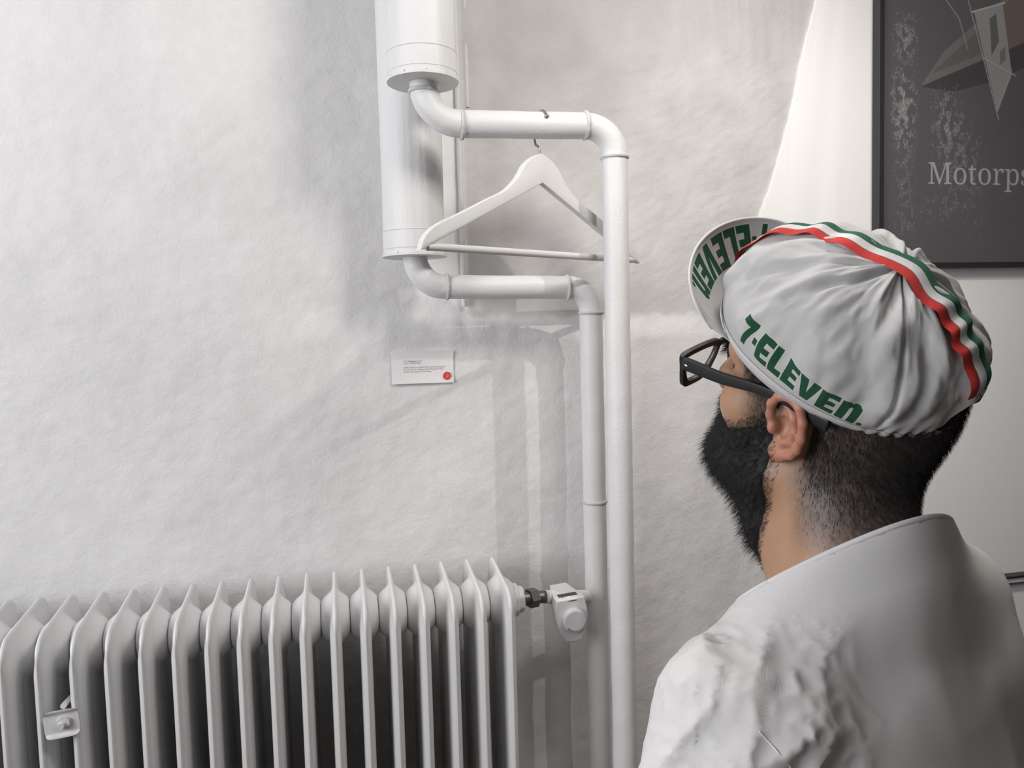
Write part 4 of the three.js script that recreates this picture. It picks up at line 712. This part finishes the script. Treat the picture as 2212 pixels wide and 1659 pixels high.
// ---------------------------------------------------------------- cycling cap
const CAP_K = 8 * DEG, CAP_R = 8 * DEG, CAPO = V(0.012, 0.046, 0.002), CF = V(Math.cos(CAP_K), Math.sin(CAP_K), 0), CU0 = V(-Math.sin(CAP_K), Math.cos(CAP_K), 0), CU = CU0.clone().multiplyScalar(Math.cos(CAP_R)).addScaledVector(V(0, 0, 1), Math.sin(CAP_R)), CL = V(0, 0, Math.cos(CAP_R)).addScaledVector(CU0, -Math.sin(CAP_R));
const SEAM = 141 * DEG;
const TXT = { t0: 61 * DEG, t1: 134 * DEG, a0: 0.14, a1: 0.08, b0: 0.31, b1: 0.225, sl: 0.0 };
const PEAK = { len: 0.055, lean: 0.82, curl: -0.12, spread: 0.012, flat: 0.05, u0: -0.40, u1: 0.64, v0: 0.90, v1: 0.30, arc: 0.0 };
function crownRaw(t, s) {    // t: azimuth, 0 = front, +90 deg = left; s: 0 = rim, 1 = apex
  const c = Math.cos(t), q = Math.sin(t), back = sstep(0.2, -0.95, c), R = 1 / Math.sqrt((c / (c > 0 ? 0.103 : 0.099)) ** 2 + (q / 0.0835) ** 2);
  const w = s * Math.PI / 2, rho = R * Math.pow(Math.cos(w), 0.78), bag = (0.014 + 0.006 * back) * Math.pow(Math.sin(Math.PI * Math.min(1, Math.pow(s, 0.62))), 1.2);
  const h = 0.101 * Math.pow(Math.sin(w), 0.92) - 0.010 * back * Math.sin(Math.PI * s) ;
  const sh = -0.016 * s * s;
  return CAPO.clone().addScaledVector(CF, c * (rho + bag) + sh).addScaledVector(CL, q * (rho + bag * 0.75)).addScaledVector(CU, h);
}
function crown(t, s) {
  const p = crownRaw(t, s), e = 1e-3, n = crownRaw(t + e, s).sub(crownRaw(t - e, s)).cross(crownRaw(t, Math.min(1, s + e)).sub(crownRaw(t, Math.max(0, s - e))));
  if (n.lengthSq() < 1e-20) n.copy(CU); n.normalize(); if (n.dot(p.clone().sub(CAPO)) < 0) n.negate();
  const a = Math.abs(t), m = sstep(0.05, 0.22, s) * sstep(1.0, 0.8, s), sd = t < 0 ? 40 : 0;
  let d = m * (0.0048 * noise2(a * 2.0 + sd, s * 1.9 + 0.5 * a) + 0.0014 * noise2(a * 4.6 + sd + 3, s * 3.6 - a) + 0.0004 * noise2(a * 9 + sd, s * 9));
  for (const [t0, t1, s0, s1, am, wd] of [[1.50, 1.18, 0.98, 0.42, -0.0042, 0.045], [SEAM - 0.06, SEAM, 0.98, 0.0, -0.0030, 0.020], [0.95, 0.62, 0.85, 0.30, -0.0022, 0.05], [2.75, 2.55, 0.9, 0.12, -0.0026, 0.05], [1.95, 1.85, 0.7, 0.2, 0.0022, 0.09], [1.05, 1.25, 0.75, 0.25, 0.003, 0.11]]) { const k = clamp((s - s1) / (s0 - s1)), tc = lerp(t1, t0, k), edge = sstep(0, 0.12, k) * sstep(1, 0.97, s); d += am * Math.exp(-(((a - tc) / wd) ** 2) * Math.max(0.15, Math.cos(s * 1.5))) * edge; }
  if (a > 2.3) d += 0.0016 * Math.sin(a * 62) * sstep(0.16, 0.0, s) * sstep(2.3, 2.5, a);
  return p.addScaledVector(n, d);
}
function crownN(t, s) { const e = 0.012, n = crown(t + e, s).sub(crown(t - e, s)).cross(crown(t, s + e).sub(crown(t, s - e))).normalize(); if (n.dot(crownRaw(t, s).sub(CAPO)) < 0) n.negate(); return n; }
{
  const cap = thing('cycling_cap', 'white cotton cycling cap with flipped-up peak, green lettering and green, white and red stripes', 'cap', HEAD_AT.clone());
  const cloth = { roughness: 0.85, bumpMap: clothBump.clone(), bumpScale: 0.0002 }; cloth.bumpMap.repeat.set(60, 40); cloth.bumpMap.needsUpdate = true;
  const CAPC = [0.61, 0.605, 0.60], capMat = mat(CAPC, cloth), GREEN = '#14633f', css = '#dcdbda';
  // block letters on a unit box (x right, y up); drawn in green print
  const GL = { '7': [[[0, 1], [1, 1], [1, 0.78], [0.62, 0], [0.28, 0], [0.64, 0.76], [0, 0.76]]], '-': [[[0, 0.60], [1, 0.60], [1, 0.36], [0, 0.36]]], E: [[[0, 0], [0, 1], [1, 1], [1, 0.78], [0.46, 0.78], [0.46, 0.61], [0.9, 0.61], [0.9, 0.40], [0.46, 0.40], [0.46, 0.22], [1, 0.22], [1, 0]]], L: [[[0, 0], [0, 1], [0.48, 1], [0.48, 0.23], [1, 0.23], [1, 0]]], V: [[[0, 1], [0.42, 1], [0.53, 0.36], [0.66, 1], [1.02, 1], [0.72, 0], [0.32, 0]]], n: [[[0, 0], [0, 0.98], [0.42, 0.98], [0.44, 0.88], [0.62, 0.98], [0.84, 0.96], [1, 0.82], [1, 0], [0.60, 0], [0.60, 0.70], [0.48, 0.74], [0.42, 0.66], [0.42, 0]]] };
  const word = [['7', 0, 0.118], ['-', 0.136, 0.172], ['E', 0.185, 0.30], ['L', 0.312, 0.415], ['E', 0.427, 0.542], ['V', 0.548, 0.69], ['E', 0.702, 0.817], ['n', 0.832, 0.955]];
  const writing = (x, map) => { x.fillStyle = GREEN; for (const [ch, a, b] of word) for (const poly of GL[ch]) { x.beginPath(); poly.forEach(([px, py], i) => { const nx = poly[(i + 1) % poly.length]; for (let k = 0; k < 6; k++) { const X = lerp(px, nx[0], k / 6), Y = lerp(py, nx[1], k / 6), [u, v] = map(lerp(a, b, X), Y); i || k ? x.lineTo(u, v) : x.moveTo(u, v); } }); x.closePath(); x.fill(); } x.beginPath(); for (let k = 0; k <= 20; k++) { const q = k / 20 * Math.PI * 2, [u, v] = map(0.985 + 0.016 * Math.cos(q), 0.10 + 0.10 * Math.sin(q)); k ? x.lineTo(u, v) : x.moveTo(u, v); } x.fill(); };
  const back0 = t => 0.30 * Math.sqrt(clamp(1 - ((Math.PI - Math.abs(t)) / 0.24) ** 2));        // the small arch over the elastic at the back
  const panel = (t0, t1, n, map) => { const us = range(0, 1, n), vs = range(0, 1, 60); const geo = gridSurface(us, vs, (u, v) => { const t = lerp(t0, t1, u), b = back0(t), s = b + (1 - b) * Math.pow(v, 1.08); return crown(t, Math.min(0.9995, s)); }, t0 < 0, (u, v) => [u, v]); const m = part('crown_panel', geo, map ?? capMat, cap); return m; };
  const cn = document.createElement('canvas'); cn.width = 2048; cn.height = 1024; { const x = cn.getContext('2d'); x.fillStyle = '#ffffff'; x.fillRect(0, 0, 2048, 1024); writing(x, (X, Y) => { const t = lerp(TXT.t0, TXT.t1, X), s0 = lerp(TXT.a0, TXT.a1, X), s1 = lerp(TXT.b0, TXT.b1, X); return [(t + TXT.sl * (Y - 0.5)) / SEAM * 2048, (1 - lerp(s0, s1, Y)) * 1024]; }); }
  const tx = new THREE.CanvasTexture(cn); tx.colorSpace = THREE.SRGBColorSpace; tx.anisotropy = 8;
  panel(0, SEAM, 110, mat(CAPC, { ...cloth, map: tx })); panel(SEAM, Math.PI, 70); panel(0, -SEAM, 80); panel(-SEAM, -Math.PI, 50);
  // hem with its stitched edge, and the elastic at the back
  const hem = (t0, t1, s1, off) => gridSurface(range(t0, t1, 260), range(0, 1, 8), (t, v) => { const p = crown(t, lerp(0.0, s1, v)), n = crownN(t, Math.max(0.02, lerp(0, s1, v))); return p.addScaledVector(n, off * Math.sin(Math.PI * (0.08 + 0.86 * v)) + 0.0003).addScaledVector(CU, v === 0 ? -0.001 : 0); }, false);
  part('hem', hem(-2.90, 2.90, 0.062, 0.0011), capMat, cap);
  part('elastic', hem(2.86, Math.PI * 2 - 2.86, 0.075, 0.0025), capMat, cap, 'gathered elastic at the back');
  // three ribbon stripes from the peak over the top to the back
  const sag = []; for (let k = 0; k <= 150; k++) { const s = 0.03 + 0.965 * k / 150; sag.push([0, s]); } for (let k = 150; k >= 0; k--) { const s = 0.335 + 0.66 * k / 150; sag.push([Math.PI, s]); }
  const centre = sag.map(([t, s]) => crownRaw(t, s)); for (let it = 0; it < 6; it++) for (let i = 145; i < 158; i++) centre[i] = centre[i - 1].clone().add(centre[i + 1]).multiplyScalar(0.5);
  const nrm = centre.map((p, i) => { const tg = centre[Math.min(i + 1, centre.length - 1)].clone().sub(centre[Math.max(0, i - 1)]).normalize(); return CL.clone().cross(tg).multiplyScalar(-1).normalize(); }); nrm.forEach((n, i) => { if (n.dot(centre[i].clone().sub(CAPO)) < 0) n.negate(); });
  const stripe = (l0, l1, m, label, lift) => { const ii = centre.map((_, i) => i); const geo = gridSurface(ii, range(0, 1, 5), (i, v) => { const l = lerp(l0, l1, v), w = i / centre.length, rip = 0.0016 * Math.sin(w * 62 + 1.3 * Math.sin(w * 17)) * sstep(0.02, 0.1, w) ; return centre[i].clone().addScaledVector(CL, l + 0.0018 * Math.sin(w * 34)).addScaledVector(nrm[i], 0.0030 - l * l / 0.17 + rip + lift + 0.0006 * Math.sin(Math.PI * v)); }, false, (i, v) => [i / 40, v]); part('stripe', geo, m, cap, label); };
  stripe(0.0050, 0.0150, mat([0.62, 0.035, 0.026], cloth), 'red ribbon stripe', 0.0001); stripe(-0.0050, 0.0050, mat([0.74, 0.73, 0.72], cloth), 'white ribbon stripe', 0.0003); stripe(-0.0150, -0.0050, mat([0.010, 0.115, 0.062], cloth), 'green ribbon stripe', 0.0001);
  // flipped-up peak
  const PT = 54 * DEG, peakAt = (u, v) => { const t = u * PT, k = Math.pow(Math.max(0, 1 - u * u), 0.72), len = PEAK.len * k, bp = crownRaw(t, 0.03), rad = CF.clone().multiplyScalar(Math.cos(t)).addScaledVector(CL, Math.sin(t)); const be = PEAK.lean + PEAK.curl * v; return bp.addScaledVector(rad, 0.0025 + Math.sin(be) * len * v).addScaledVector(CU, Math.cos(be) * len * v).addScaledVector(CL, PEAK.spread * u * v * k).addScaledVector(CF, PEAK.flat * (1 - Math.cos(t)) * v); };
  const pc = document.createElement('canvas'); pc.width = 2048; pc.height = 1024; { const x = pc.getContext('2d'); x.fillStyle = '#ffffff'; x.fillRect(0, 0, 2048, 1024); writing(x, (X, Y) => { const U = lerp(PEAK.u0, PEAK.u1, X), Vv = lerp(PEAK.v0, PEAK.v1, Y) - PEAK.arc * U * U; return [(U * 0.5 + 0.5) * 2048, (1 - Vv) * 1024]; }); }
  const pt = new THREE.CanvasTexture(pc); pt.colorSpace = THREE.SRGBColorSpace; pt.anisotropy = 8;
  const us = range(-1, 1, 90).map(u => Math.sin(u * Math.PI / 2)), vs = range(0, 1, 26), inner = gridSurface(us, vs, (u, v) => peakAt(u, v), true, (u, v) => [u * 0.5 + 0.5, v]);
  const peak = part('peak', inner, mat(CAPC, { ...cloth, map: pt }), cap, 'flipped-up peak with green lettering upside down');
  part('peak_underside', gridSurface(us, vs, (u, v) => { const p = peakAt(u, v); return p.addScaledVector(CF, 0.0022 * Math.sin(Math.PI * Math.min(1, (1 - v) * 8) / 2) * (1 - u * u)); }, false, (u, v) => [u, v]), capMat, peak);
  part('peak_piping', tubeAlong(us.map(u => peakAt(u, 1)), 0.0011, 8), mat([0.78, 0.78, 0.78], cloth), peak);
  bake(cap);
}
renderer.render(scene, camera);
